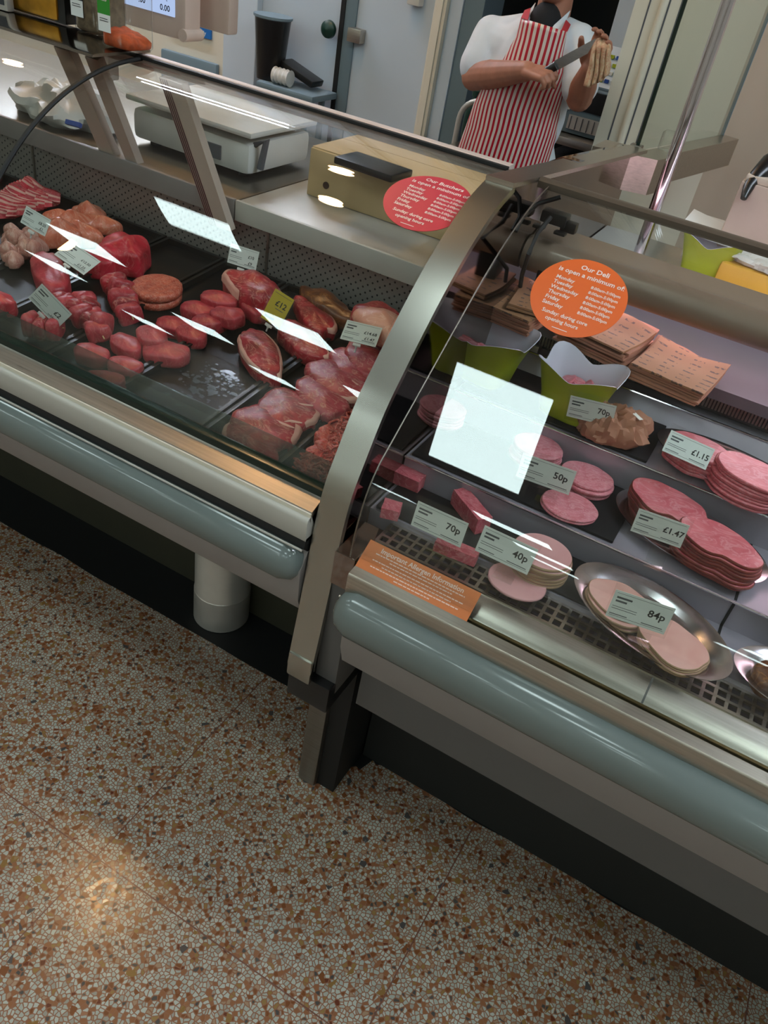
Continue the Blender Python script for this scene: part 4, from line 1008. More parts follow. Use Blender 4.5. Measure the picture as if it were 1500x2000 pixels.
# turkey
slices(0, 0, Z1 + .016, 4, .052, .040, .004, 'turkey', 'pale turkey slice in the left pile behind the 84p card', 'turkey slices', 'rindlunch', 15, -.3, .05, atz(1205, 1172, Z1 + .03), .006)
slices(0, 0, Z1 + .016, 4, .055, .042, .004, 'turkey', 'pale turkey slice in the right pile below the 84p card', 'turkey slices', 'rindlunch', 16, -.5, .05, atz(1318, 1258, Z1 + .03), .006)
onesolid('dark_sausage', 1490, 1350, .03, .03, .03, 0, 'browny', 'dark food at the right edge beside the grate', 'food', None, 301, loc=Vector((atz(1500, 1345, Z1).x, atz(1500, 1345, Z1).y, Z1 + .002)))
# flared tubs: lime outside, pale inside
def tub(c, w, h, rz, label, meatmat='ham', bits=8, seed=0, open_=True):
    t = thing('deli_tub', label, 'tub', c, 'lime green tubs with flared corners')
    def ring(s_, z, flare=0.0, n=48):
        o = []
        for i in range(n):
            a = i * 2 * PI / n; cx, sy = math.cos(a), math.sin(a); q = 1 / ((abs(cx) ** 4 + abs(sy) ** 4) ** .25)
            cor = (abs(math.sin(2 * a))) ** 1.6
            rr = w / 2 * s_ * q * (1 + flare * .10 * cor); zz = z + flare * .022 * (cor - .25)
            p = Vector((rr * cx, rr * sy * .78, zz)); p.rotate(Matrix.Rotation(rz, 3, 'Z')); o.append(c + p)
        return o
    mb = MB(); mb.grid([ring(.05, 0), ring(.62, 0), ring(.70, .004), ring(.80, h * .5), ring(.95, h, .8), ring(1.0, h + .004, 1.0)], close_u=True)
    put('outside', mb, 'lime', t)
    mb = MB(); mb.grid([ring(1.0, h + .004, 1.0), ring(.985, h + .0045, 1.0), ring(.90, h - .004, .7), ring(.76, h * .5), ring(.66, .01), ring(.05, .01)], close_u=True)
    put('lining', mb, 'lilac', t)
    rnd = random.Random(seed)
    for i in range(bits):
        L = c + Vector(((rnd.random() - .5) * w * .5, (rnd.random() - .5) * w * .36, h * .48 + rnd.random() * .008))
        b = lump(.017 + rnd.random() * .008, .010 + rnd.random() * .005, .009, seed * 7 + i, rough=.25, sq=3.5); b.xf(Matrix.Translation(L) @ Matrix.Rotation(rnd.random() * 6, 4, 'Z') @ Matrix.Rotation((rnd.random() - .5) * 1.6, 4, 'X'))
        solo('ham_piece', b, meatmat, 'diced ham piece in the %s, %s in the heap' % ('left tub' if seed == 1 else 'tub beside the paper bag', ORD[i]), 'ham piece', 'diced ham in the ' + ('left tub' if seed == 1 else 'right tub'), loc=L, ang=60)
    return t
z3 = Z3 + .0065
c = atz(942, 742, z3); tub(Vector((c.x - .012, c.y + .01, z3)), .158, .085, -.15, 'lime green tub with lilac lining of diced ham, left of the two', bits=10, seed=1)
c = atz(1100, 812, z3); tub(Vector((c.x + .004, c.y + .012, z3)), .140, .085, -.1, 'lime green tub with lilac lining of diced ham, beside the paper bag', bits=10, seed=2)
# crumpled paper bag with ham
pb = atz(1190, 830, z3 + .02); pb.z = z3
def crumple(a, b, h, seed, fine=1.0):
    mb = MB(); rows = []
    pr = [(.75, 0), (.92, .06), (1.0, .18), (1.03, .31), (1.04, .45), (1.0, .60), (.92, .75), (.82, .86), (.7, .95), (.55, .99), (.4, 1.0), (.25, .97), (.1, .92)]
    for rs, zz in pr:
        rows.append([])
        for i in range(72):
            t_ = i * 2 * PI / 72; v_ = Vector((math.cos(t_) * rs * 2.4 + seed, math.sin(t_) * rs * 2.4, zz * 2))
            r3 = fine * (abs(noise.noise(v_ * 3.2)) - .2); r4 = fine * (abs(noise.noise(v_ * 6.5 + Vector((3, 1, 0)))) - .2)
            q = 1 + .33 * noise.noise(v_) + .22 * r3 + .08 * r4
            rows[-1].append((a * rs * q * math.cos(t_), b * rs * q * math.sin(t_), max(0, h * zz * (1 + .45 * noise.noise(v_ * 1.3 + Vector((5, 0, 0))) + .35 * r3 + .12 * r4))))
    mb.grid(rows, close_u=True, cap=True); return mb
t = thing('crumpled_paper_bag', 'crumpled brown paper bag of ham pieces beside the right tub', 'paper bag', pb)
put('bag', crumple(.066, .048, .05, 2.2).xf(Matrix.Translation(pb)), 'paper', t, ang=32)
put('label_strip', MB().box(pb + Vector((.035, .0, .057)), (.035, .008, .001), Matrix.Rotation(-.7, 3, 'Z')), 'white', t)
# paper bag stacks on the shelf
def bag(c, w, d, rz, label, printed, group, curl=0.0, th=.0035, seed=0):
    mb = MB(); n = 10; top, bot = [], []
    for i in range(n + 1):
        r1, r2 = [], []
        for j in range(n + 1):
            u, v_ = i / n - .5, j / n - .5
            z = curl * (max(0, v_ + .1) ** 2) * .22 * (1 + .6 * math.sin(u * 4 + seed)) + .0012 * noise.noise(Vector((u * 4, v_ * 4, seed)))
            r1.append((u * w, v_ * d, th + z)); r2.append((u * w, v_ * d, z))
        top.append(r1); bot.append(r2)
    mb.grid(top); mb.grid(bot)
    ed = [[top[i][0] for i in range(n + 1)], [bot[i][0] for i in range(n + 1)]]; mb.grid(ed)
    ed = [[top[i][n] for i in range(n + 1)], [bot[i][n] for i in range(n + 1)]]; mb.grid(ed)
    mb.grid([top[0], bot[0]]); mb.grid([top[n], bot[n]])
    bmesh.ops.remove_doubles(mb.bm, verts=mb.bm.verts, dist=.00005)
    o = put('paper_bag', mb, 'paperprint' if printed else 'paper', ang=50)
    o.location = c; o.rotation_euler = (0, 0, rz); return tag(o, label, 'paper bag', group)
def bagstack(c, w, d, rz, n, what, group, seed, printed_all=False, curl=.14):
    rnd = random.Random(seed)
    for k in range(n):
        pos = 'top' if k == n - 1 else ('bottom' if k == 0 else ORD[n - 1 - k] + ' from the top')
        bag(c + Vector(((rnd.random() - .5) * .008, (rnd.random() - .5) * .01, k * .0048)), w, d, rz + (rnd.random() - .5) * .08, 'brown paper bag, %s, stack %s' % (pos, what), k == n - 1 or printed_all, group, curl, seed=seed + k)
zs = .9975
c = atz(1310, 712, zs + .03); c.z = zs
bagstack(c + Vector((.012, .015, 0)), .135, .135, -.10, 6, 'right of the orange sticker', 'paper bags on the deli shelf', 31)
c = atz(1180, 655, zs + .03); c.z = zs
bagstack(c + Vector((0, .02, 0)), .14, .12, -.22, 8, 'behind the orange sticker', 'paper bags on the deli shelf', 32)
c = atz(990, 590, zs + .03); c.z = zs
bagstack(c + Vector((.01, .02, 0)), .13, .13, -.12, 7, 'left of the canopy post', 'paper bags on the deli shelf', 33)
c = atz(905, 560, zs + .03); c.z = zs
bagstack(Vector((-.375, c.y + .02, zs + .036)), .085, .11, .15, 2, 'leaning by the steel end panel', 'paper bags on the deli shelf', 34, True)

# ------------------------------------------------------------------ behind the deli counter
p = atz(1250, 500, 1.02)
xs_ = aty(1330, 250, 1.95).x
solo('chrome_pole', MB().tube([(xs_ + .006, 1.95, 1.02), (xs_ - .002, 1.95, 3.8)], .0135, 20), 'chrome', 'tall chrome pole rising from behind the deli counter', 'pole', loc=(xs_, 1.95, 1.02))
zl = 1.19
P1 = atz(1240, 292, zl); P2 = atz(1412, 262, zl)
lg = thing('steel_ledge', 'L-shaped stainless steel ledge carrying the glass screen', 'ledge', (P1.x, P1.y, zl))
a0, a1 = atz(1158, 285, zl), atz(1285, 313, zl)
dv = (P2 - P1).normalized(); nv = Vector((dv.y, -dv.x, 0))
mb = MB(); mb.slab([a0, a1, a1 + dv * .10, a0 + Vector((0, .12, 0))], (0, 0, -1), .085); put('front_box', mb, 'steel', lg, smooth=False)
e0 = a1 + Vector((-.01, .02, 0)); e1 = atz(1443, 272, zl)
mb = MB(); mb.slab([P1 + Vector((.02, .03, -.001)), e0, e1, P2], (0, 0, -1), .075); put('side_box', mb, 'steel', lg, smooth=False)
lp = atz(1165, 300, zl)
put('leg', MB().tube([(lp.x, lp.y + .03, 1.02), (lp.x, lp.y + .03, zl - .08)], .012, 14), 'chrome', lg)
gs = thing('glass_screen', 'upright clear glass screen with dark green edge on the steel ledge', 'screen', (P1.x, P1.y, zl))
P2g = P2 - dv * .02
mb = MB(); mb.slab([P1, P2g, P2g + Vector((0, 0, 1.6)), P1 + Vector((0, 0, 1.6))], nv, .008); put('pane', mb, 'screen', gs, smooth=False)
mb = MB(); mb.slab([P1 - dv * .003, P1, P1 + Vector((0, 0, 1.6)), P1 - dv * .003 + Vector((0, 0, 1.6))], nv, .009); put('edge', mb, 'greenedge', gs, smooth=False)
mb = MB(); mb.slab([P2g, P2g + dv * .004, P2g + dv * .004 + Vector((0, 0, 1.6)), P2g + Vector((0, 0, 1.6))], nv, .009); put('edge', mb, 'bluegray', gs, smooth=False)
put('clamp', MB().box(P1 + dv * .004 + Vector((0, 0, .006)), (.03, .03, .012), None, .003), 'steel_dark', gs)
bxp = P1.lerp(P2, .22)
solo('clear_box', MB().box(bxp + Vector((.035, -.02, .022)), (.05, .05, .044), None, .004), 'acry', 'small clear plastic holder on the steel ledge behind the pole', 'holder', loc=bxp)
# tubs and box on the deli rear worktop
zw = 1.021
c = atz(1362, 545, zw); t = tub(Vector((c.x, c.y + .03, zw)), .13, .075, -.05, 'lime green tub standing on the worktop behind the canopy', bits=0, seed=9)
c = atz(1450, 575, zw); yb = Vector((c.x + .01, c.y + .03, zw))
t = thing('yellow_tub', 'yellow plastic tub with clear film beside the lime tub behind the canopy', 'tub', yb)
put('bowl', MB().b2(yb.x - .08, yb.x + .10, yb.y - .05, yb.y + .06, zw, zw + .06, .01), 'tubyellow', t)
put('film', crumple(.1, .055, .02, 4.1).xf(Matrix.Translation(yb + Vector((.02, .005, .061)))), 'whiteplastic', t, ang=25)
c = atz(1385, 460, 1.10)
solo('white_sheet', MB().slab([c + Vector((-.07, -.03, 0)), c + Vector((.07, -.05, 0)), c + Vector((.07, .05, .012)), c + Vector((-.06, .06, .03))], (0, 0, 1), .002).b2(c.x - .05, c.x + .05, c.y + .06, c.y + .09, zw, c.z + .02), 'white', 'white paper sheets on a stand beside the beige box', 'paper', loc=c)
c = aty(1478, 420, 2.1)
t = thing('beige_box', 'beige boxy machine at the right edge behind the deli counter', 'machine', (c.x + .05, 2.1, zw))
put('casing', MB().b2(c.x - .055, c.x + .25, 2.02, 2.3, zw, c.z + .075, .006), 'beige', t)
put('lid', MB().b2(c.x - .05, c.x + .25, 2.025, 2.3, c.z + .075, c.z + .09, .004), 'creampink', t)
hq = [aty(1452, 388, 2.0), aty(1462, 365, 2.02), aty(1478, 345, 2.05), aty(1502, 325, 2.08), aty(1530, 312, 2.1)]
solo('black_handle_scoop', MB().tube(hq, [.007, .012, .018, .026, .03], 12), 'blackgloss', 'black plastic scoop with white edge resting on the beige box', 'scoop', loc=hq[0])

# ------------------------------------------------------------------ on and behind the butcher counter
zt = 1.2685
def jar(px0, px1, yb_px, y, spice, labm, fillh, label, txt):
    x0, x1 = aty(px0, yb_px, y).x, aty(px1, yb_px, y).x; w = x1 - x0; x1 = x0 + (x1 - x0) * .64; w = x1 - x0; cx = (x0 + x1) / 2; hh = .20
    c = Vector((cx, y + w / 2, zt)); t = thing('spice_jar', label, 'jar', c, 'spice jars on the counter top')
    def rr(s_, z, n=48): 
        o = []
        for i in range(n):
            a = i * 2 * PI / n; q = 1 / ((abs(math.cos(a)) ** 6 + abs(math.sin(a)) ** 6) ** (1 / 6)); o.append((c.x + w / 2 * s_ * q * math.cos(a), c.y + w / 2 * s_ * q * math.sin(a), z))
        return o
    mb = MB(); mb.grid([rr(.9, zt), rr(1, zt + .006), rr(1, zt + hh)], close_u=True, cap=False); put('jar_body', mb, 'acry', t, ang=50)
    mb = MB(); rows = [rr(.86, zt + .004), rr(.93, zt + .006), rr(.955, zt + .012)]
    rows.append([(p[0], p[1], zt + fillh + (p[0] - c.x) * -.18 + .002 * noise.noise(Vector(p) * 60)) for p in rr(.955, 0)])
    rows.append([(p[0], p[1], zt + fillh + .006 + (p[0] - c.x) * -.18 + .003 * noise.noise(Vector(p) * 70)) for p in rr(.8, 0)]); rows.append([(p[0], p[1], zt + fillh + .009 + (p[0] - c.x) * -.18 + .003 * noise.noise(Vector(p) * 70)) for p in rr(.4, 0)])
    mb.grid(rows, close_u=True, cap=True); put('spice', mb, spice, t, ang=70)
    lx = c.x - w * .5
    put('label', MB().b2(lx + .001, lx + w * .42, c.y - w / 2 - .0015, c.y - w / 2 - .0005, zt + .058, zt + hh - .002), labm, t, smooth=False)
    put('label', MB().b2(lx + .001, lx + w * .42, c.y - w / 2 - .0015, c.y - w / 2 - .0005, zt + .028, zt + .058), 'white', t, smooth=False)
    mb = MB()
    for tx, dz, sz in txt:
        vs, fs = textmesh(tx, sz); vv = [mb.bm.verts.new((lx + w * .21 + q.x, c.y - w / 2 - .0019, zt + dz + q.y)) for q in vs]
        for f in fs:
            try: mb.bm.faces.new([vv[k] for k in f])
            except ValueError: pass
    put('lettering', mb, 'letter', t, smooth=False, norm=False)
    put('print', MB().b2(lx + .006, lx + w * .34, c.y - w / 2 - .0019, c.y - w / 2 - .0016, zt + .050, zt + .0512).b2(lx + .006, lx + w * .36, c.y - w / 2 - .0019, c.y - w / 2 - .0016, zt + .046, zt + .0472), 'ink', t, smooth=False)
jar(196, 285, 118, 1.36, 'spiceorange', 'labelgreen', .022, 'clear spice jar with green label and orange rub', [('Smoky', .10, .013), ('Rub', .085, .013)])
jar(144, 232, 92, 1.42, 'spicebrown', 'labelgray', .11, 'clear spice jar with charcoal label and brown pepper', [('Pepper', .10, .013), ('Rub', .085, .013)])
# gift box: black carton with gold base and a white leaf border
g0, g1 = aty(22, 70, 1.44), aty(138, 78, 1.44)
gc = Vector(((g0.x + g1.x) / 2, 1.47, zt)); gw = g1.x - g0.x
t = thing('gift_carton', 'black carton with gold foil base and white leaf border left of the jars', 'carton', gc)
put('carton', MB().b2(g0.x, g1.x, 1.43, 1.52, zt + .002, zt + .22, .003), 'blackgloss', t)
put('gold_base', MB().b2(g0.x - .002, g1.x - .02, 1.425, 1.44, zt + .004, zt + .055, .012), 'gold', t)
mb = MB()
for k in range(9):
    x = g0.x + .018 + k * (gw - .02) / 9
    for sg in (-1, 1):
        pts = [(x, 1.4292, zt + .078)]
        q = [(x + .006 * math.cos(a) + .004, 1.4292, zt + .078 + sg * (.006 + .005 * math.sin(a))) for a in (i * 2 * PI / 10 for i in range(11))]
        mb.tube(q, .0009, 5)
mb.tube([(g0.x + .012, 1.4292, zt + .078), (g1.x - .006, 1.4292, zt + .078)], .001, 5)
put('leaf_border', mb, 'letter', t)
c = aty(6, 30, 1.40)
t = thing('dark_display', 'dark screen with silver frame at the top left edge', 'screen', (c.x, 1.40, zt))
put('frame', MB().b2(c.x - .12, c.x + .016, 1.40, 1.42, zt, zt + .16, .006), 'alu', t); put('glass', MB().b2(c.x - .11, c.x + .008, 1.3985, 1.4005, zt + .012, zt + .15), 'labelgray', t)
# worktop goods
zw = 1.0155
# scale
sx0, sx1 = -1.52, -1.165
t = thing('weighing_scale', 'pale counter weighing scale with backlit price display on a pole', 'scale', ((sx0 + sx1) / 2, 1.72, zw))
put('base', MB().b2(sx0, sx1, 1.60, 1.86, zw + .012, zw + .085, .018), 'whiteplastic', t)
put('pan', MB().b2(sx0 - .01, sx1 + .01, 1.59, 1.87, zw + .098, zw + .112, .006).b2(sx0 + .1, sx1 - .1, 1.65, 1.8, zw + .08, zw + .10), 'whiteplastic', t)
put('pan_rail', MB().b2(sx0 + .02, sx1 - .05, 1.85, 1.86, zw + .11, zw + .14, .004), 'whiteplastic', t)
put('keypad', MB().b2(sx1 - .16, sx1 - .08, 1.596, 1.602, zw + .030, zw + .062), 'inkgray', t)
for i in range(2):
    put('foot', MB().lathe([(.014, 0), (.014, .014)], (sx0 + .04 if i else sx1 - .04, 1.64, zw), 14), 'black', t)
ph = aty(215, 200, 1.80)
put('pole', MB().b2(ph.x - .03, ph.x + .02, 1.78, 1.82, zw + .07, 1.40, .006), 'beige', t)
d0, d1 = aty(205, 20, 1.74), aty(362, 72, 1.74)
hd = put('display_head', MB().b2(d0.x - .05, d1.x, 1.74, 1.80, d1.z - .012, d1.z + .20, .012), 'pinkbeige', t)
l0, l1 = aty(225, 30, 1.738), aty(341, 34, 1.738)
put('lcd', MB().b2(l0.x, l1.x, 1.7365, 1.74, l1.z, l1.z + .05), 'lcd', hd, smooth=False)
put('lcd_strip', MB().b2(l0.x, l1.x, 1.7365, 1.74, l1.z + .05, l1.z + .12), 'lcdred', hd, smooth=False)
mb = MB()
for tx, xo, zo, sz in (('0.00', -.028, .014, .018), ('.00', -.10, .018, .018), ('£', -.022, .032, .008)):
    vs, fs = textmesh(tx, sz); vv = [mb.bm.verts.new((l1.x + xo + q.x, 1.7358, l1.z + zo + q.y)) for q in vs]
    for f in fs:
        try: mb.bm.faces.new([vv[k] for k in f])
        except ValueError: pass
put('digits', mb, 'ink', hd, smooth=False, norm=False)
put('hinge_knob', MB().tube([(d1.x - .005, 1.735, d1.z + .002), (d1.x - .005, 1.80, d1.z + .002)], .014, 18), 'pinkbeige', t)
e0, e1 = aty(392, 40, 1.86), aty(446, 70, 1.86)
put('rear_display', MB().b2(e0.x - .02, e1.x, 1.86, 1.90, e1.z, e1.z + .18, .008), 'beige', t)
put('printer_arm', MB().tube([(sx1 - .02, 1.63, zw + .07), (sx1 + .025, 1.63, zw + .095), (sx1 + .012, 1.63, zw + .03)], .009, 8), 'inkgray', t)
# plastic sack
c = atz(75, 250, 1.05)
sk = MB(); rows = []
sk = crumple(.15, .095, .075, 7.7, .22).xf(Matrix.Translation((-1.735, 1.60, zw)))
t = thing('plastic_sack', 'white plastic sack with blue print lying left of the scale', 'sack', (-1.735, 1.60, zw))
put('sack', sk, 'whiteplastic', t, ang=30)
# printed panel wrapped on the sack top: small blue marks
lb = atz(132, 240, 1.06)
put('print', MB().box((lb.x, lb.y + .018, 1.056), (.04, .012, .012), Matrix.Rotation(.2, 3, 'Z') @ Matrix.Rotation(-.5, 3, 'X'), .003), 'bluelogo', t)
# cardboard box
q0, q1 = atz(602, 378, zw), atz(905, 478, zw)
bh = .105
t = thing('cardboard_box', 'plain brown cardboard box on the worktop behind the glass', 'box', (q0.x + .2, 1.72, zw))
put('carton', MB().b2(q0.x, q1.x + .02, 1.655, 1.92, zw, zw + bh, .003), 'cardboard', t)
put('flap', MB().b2(q0.x + .002, q1.x + .015, 1.66, 1.79, zw + bh, zw + bh + .003).b2(q0.x + .002, q1.x + .015, 1.793, 1.915, zw + bh, zw + bh + .003), 'cardboard', t, smooth=False)
hc = aty(637, 362, 1.655); put('hand_hole', MB().tube([(hc.x, 1.653, hc.z), (hc.x, 1.657, hc.z)], .008, 16), 'brownliner', t)
c = atz(720, 330, zw + bh + .01)
solo('black_shallow_tray', MB().box((c.x, c.y + .02, zw + bh + .012), (.15, .09, .016), Matrix.Rotation(-.05, 3, 'Z'), .005), 'blackgloss', 'black shallow tray lying on top of the cardboard box', 'tray', loc=(c.x, c.y + .02, zw + bh + .003))
# scrap of white paper stuck near the end panel
s1, x1_ = arclen_at_pixel(pls, 873, 478); pA, nA = on_profile(pls, s1)
solo('paper_scrap', MB().slab([Vector((x1_ - .012, pA.x, pA.y)), Vector((x1_ + .004, pA.x - .012, pA.y - .018)), Vector((x1_ + .02, pA.x + .002, pA.y)), Vector((x1_ + .002, pA.x + .018, pA.y + .016))], Vector((0, nA.x, nA.y)), .0008), 'white', 'torn white paper scrap stuck on the glass beside the end panel', 'paper', loc=(x1_, pA.x, pA.y))
# staff table with tubs by the cold room door
tz = aty(560, 170, 3.5).z
ta, tb = aty(509, 165, 3.5).x, aty(611, 185, 3.46).x
t = thing('gray_table', 'gray steel table against the cold room door', 'table', ((ta + tb) / 2, 3.4, 0))
put('tabletop', MB().b2(ta, tb, 3.46, 3.68, tz - .03, tz, .01), 'bluegray', t)
for xx in (ta + .04, tb - .06):
    for yy in (3.50, 3.64): put('leg', MB().tube([(xx, yy, 0), (xx, yy, tz - .03)], .016, 10), 'bluegray', t)
c0 = aty(520, 178, 3.54); rb = .06
t = thing('black_bucket', 'tall black plastic bucket on the gray table', 'bucket', (c0.x, 3.56, tz))
put('body', MB().lathe([(.03, .002), (.062, 0), (.085, .26), (.088, .262), (.082, .26), (.06, .006), (.02, .006)], (c0.x, 3.56, tz), 32), 'blackgloss', t)
put('rim', MB().lathe([(.085, .252), (.091, .256), (.091, .266), (.084, .266)], (c0.x, 3.56, tz), 32), 'bluegray', t)
c1 = aty(578, 160, 3.56)
solo('black_pan', MB().box((c1.x, 3.60, tz + .055), (.20, .10, .03), Matrix.Rotation(.28, 3, 'Y'), .006), 'blackgloss', 'black shallow pan propped beside the bucket', 'pan', loc=(c1.x, 3.60, tz))
mb = MB(); c2 = aty(545, 165, 3.5)
pf = []
for k in range(9): pf.append((.030 if k % 2 else .036, .0 + k * .011))
mb.lathe([(.01, 0)] + pf + [(.01, .09)], (0, 0, 0), 24); mb.xf(Matrix.Translation((c2.x - .03, 3.505, tz + .037)) @ Matrix.Rotation(PI / 2, 4, 'Y'))
solo('ribbed_white_cup_stack', mb, 'whiteplastic', 'ribbed pale cup stack lying on its side before the bucket', 'cups', loc=(c2.x, 3.505, tz))
# signs and splash plate on the cream wall
b0, b1 = aty(330, 50, 3.69), aty(412, 78, 3.69)
t = thing('hand_washing_sign', 'blue wall sign reading Hand Washing Only under the display', 'sign', ((b0.x + b1.x) / 2, 3.695, b1.z))
put('plate', MB().b2(b0.x, b1.x, 3.688, 3.699, b1.z, b1.z + .075, .002), 'blue', t, smooth=False)
mb = MB()
for tx, zz in (('Sink for', .052), ('Hand Washing Only', .022)):
    vs, fs = textmesh(tx, .026); w_ = max(q.x for q in vs); k = min(1, (b1.x - b0.x) * .47 / w_)
    vv = [mb.bm.verts.new(((b0.x + b1.x) / 2 + q.x * k, 3.6865, b1.z + zz + q.y)) for q in vs]
    for f in fs:
        try: mb.bm.faces.new([vv[j] for j in f])
        except ValueError: pass
put('lettering', mb, 'white', t, smooth=False, norm=False)
s0_, s1_ = aty(316, 108, 3.68), aty(424, 150, 3.68)
solo('steel_splash_plate', MB().b2(s0_.x, s1_.x, 3.67, 3.701, s1_.z - .25, s0_.z + .035, .012), 'bluegray', 'gray steel splash plate with rounded corners on the cream wall', 'splash plate', loc=(s0_.x, 3.69, s1_.z))

# ------------------------------------------------------------------ prep area right of the butcher
ye = 3.35
k0, k1 = aty(1090, 262, ye), aty(1160, 300, ye)
t = thing('prep_bench', 'stainless steel prep bench behind the butcher', 'bench', (k1.x, ye, 0))
put('top', MB().b2(k0.x - .02, k1.x + .5, ye - .02, 3.69, k0.z - .03, k0.z, .004), 'steel', t)
put('front', MB().b2(k0.x - .02, k1.x + .5, ye, 3.69, .1, k0.z - .09, .003), 'steel', t); put('rail', MB().b2(k0.x - .02, k1.x + .5, ye - .01, 3.69, k0.z - .09, k0.z - .07), 'black', t)
put('leg', MB().b2(k0.x, k0.x + .05, ye + .02, ye + .07, 0, .1), 'steel', t); put('leg', MB().b2(k1.x + .43, k1.x + .48, ye + .02, ye + .07, 0, .1), 'steel', t)
m0, m1 = aty(1092, 240, ye + .05), aty(1200, 230, ye + .05)
zb_ = k0.z
t = thing('label_printer', 'gray label printer with dark panel and blue keypad behind the butcher', 'printer', ((m0.x + m1.x) / 2, ye + .15, zb_))
put('body', MB().b2(m0.x - .02, m1.x + .05, ye + .06, 3.68, zb_ + .002, zb_ + .17, .01), 'bluegray', t)
px0, px1 = aty(1118, 200, ye + .05), aty(1180, 235, ye + .05)
put('front_panel', MB().b2(px0.x, m1.x + .04, ye + .052, ye + .062, zb_ + .09, zb_ + .165, .004), 'blackgloss', t)
put('label_slip', MB().b2(px0.x - .035, px0.x - .005, ye + .05, ye + .058, zb_ + .085, zb_ + .15), 'white', t)
put('vent', MB().b2(px0.x, m1.x + .02, ye + .052, ye + .06, zb_ + .02, zb_ + .07), 'alu', t)
for i in range(7):
    xx = px0.x + .01 + i * .024; put('vent_slot', MB().b2(xx, xx + .003, ye + .049, ye + .053, zb_ + .022, zb_ + .066), 'inkgray', t)
put('keypad', MB().slab([(px0.x, ye + .10, zb_ + .172), (m1.x + .04, ye + .10, zb_ + .172), (m1.x + .04, ye + .24, zb_ + .30), (px0.x, ye + .24, zb_ + .30)], (0, -.6, .7), .012), 'bluepale', t, smooth=False)
for i in range(6):
    for j in range(4):
        yy = ye + .095 + .13 * (j + .7) / 5; zz = zb_ + .185 + .125 * (j + .7) / 5
        put('key', MB().box((px0.x + .02 + i * .024, yy - .002, zz), (.015, .012, .012)), ('bluelogo', 'white', 'lime')[(i + j) % 3], t, smooth=False)
# trolley hoop and green bottle at the doorway
hx0, hx1 = aty(893, 250, 3.5), aty(960, 250, 3.5)
zt_ = aty(918, 192, 3.5).z
mb = MB(); q = [(hx0.x, 3.5, 0)] + [(hx0.x, 3.5, zt_ - .09)] + [(hx0.x + .09 - .09 * math.cos(a), 3.5, zt_ - .09 + .09 * math.sin(a)) for a in (k * PI / 2 / 6 for k in range(1, 7))] + [(hx0.x + .4, 3.5, zt_)]
t = thing('trolley', 'trolley with rounded aluminium hoop in the dark doorway', 'trolley', (hx0.x, 3.5, 0))
put('hoop', mb.tube(q, .012, 10), 'alu', t); put('shelf', MB().b2(hx0.x + .01, hx0.x + .45, 3.42, 3.6, zt_ - .22, zt_ - .18), 'steel', t)
put('leg', MB().tube([(hx0.x + .4, 3.5, 0), (hx0.x + .4, 3.5, zt_)], .012, 10), 'alu', t)
c = aty(930, 186, 3.56)
solo('green_bottle', MB().lathe([(.03, -.17), (.033, -.15), (.033, -.05), (.014, -.02), (.013, 0), (.018, .0), (.018, .02), (0, .022)], (c.x, 3.56, c.z - .003), 18), 'knob', 'bottle with green cap behind the butcher on the trolley', 'bottle', loc=(c.x, 3.56, c.z - .17))

# ------------------------------------------------------------------ THE BUTCHER
yB = 2.90
J = lambda px, py, dy=0.0: aty(px, py, yB + dy)
neck = J(1078, 22, .02); chin = J(1066, 2, -.06)
shR, shL = J(957, 64, .02), J(1134, 78, .02)
elR, wrR, haR = J(926, 150, -.03), J(1030, 139, -.235), J(1054, 139, -.25)
elL, wrL, haL = J(1132, 190, -.10), J(1152, 135, -.19), J(1168, 102, -.20)
pel = J(990, 330, .0); chest = J(1045, 120, .0); belly = J(1015, 220, .0)
def capsule(mb, p, q, r0, r1, n=14, flat=None):
    p, q = Vector(p), Vector(q); d = (q - p); L = d.length; d.normalize()
    pts, rad = [], []
    for k in range(5): a = -PI / 2 + k * PI / 8; pts.append(p + d * (math.sin(a) * r0)); rad.append(max(.0008, math.cos(a) * r0))
    for k in range(5): a = k * PI / 8; pts.append(q + d * (math.sin(a) * r1)); rad.append(max(.0008, math.cos(a) * r1))
    mb.tube(pts, rad, n); return mb
def ell(mb, c, r, rot=None, n=20):
    b = bmesh.new(); bmesh.ops.create_uvsphere(b, u_segments=n, v_segments=12, radius=1); bmesh.ops.scale(b, vec=r, verts=b.verts)
    if rot is not None: bmesh.ops.rotate(b, matrix=rot, verts=b.verts, cent=(0, 0, 0))
    bmesh.ops.translate(b, vec=c, verts=b.verts); mb._join(b); return mb
person = thing('person', 'person in white jacket and red striped apron wiping a knife behind the counter', 'person', (pel.x, yB, 0))
# body: head, neck, arms, hands, legs as one continuous surface
mb = MB()
hc = chin + Vector((-.005, .085, .10))
ell(mb, hc + Vector((0, .01, .03)), (.074, .095, .105)); ell(mb, hc + Vector((0, -.03, -.055)), (.052, .055, .055)); ell(mb, hc + Vector((0, -.10, -.005)), (.013, .02, .022))
for sx in (-1, 1): ell(mb, hc + Vector((sx * .076, .02, .0)), (.010, .02, .032))
capsule(mb, neck + Vector((0, .02, -.05)), hc + Vector((0, .02, -.04)), .058, .054)
ell(mb, chest + Vector((0, .015, -.04)), (.11, .07, .13)); ell(mb, belly, (.12, .08, .16)); ell(mb, pel, (.14, .085, .12))
capsule(mb, neck + Vector((0, .04, -.08)), shR + Vector((.03, .01, -.03)), .035, .035); capsule(mb, neck + Vector((0, .04, -.08)), shL + Vector((-.03, .01, -.03)), .035, .035)
capsule(mb, chest, belly, .08, .08); capsule(mb, belly, pel, .08, .08); capsule(mb, neck + Vector((0, .03, -.05)), chest, .05, .07)
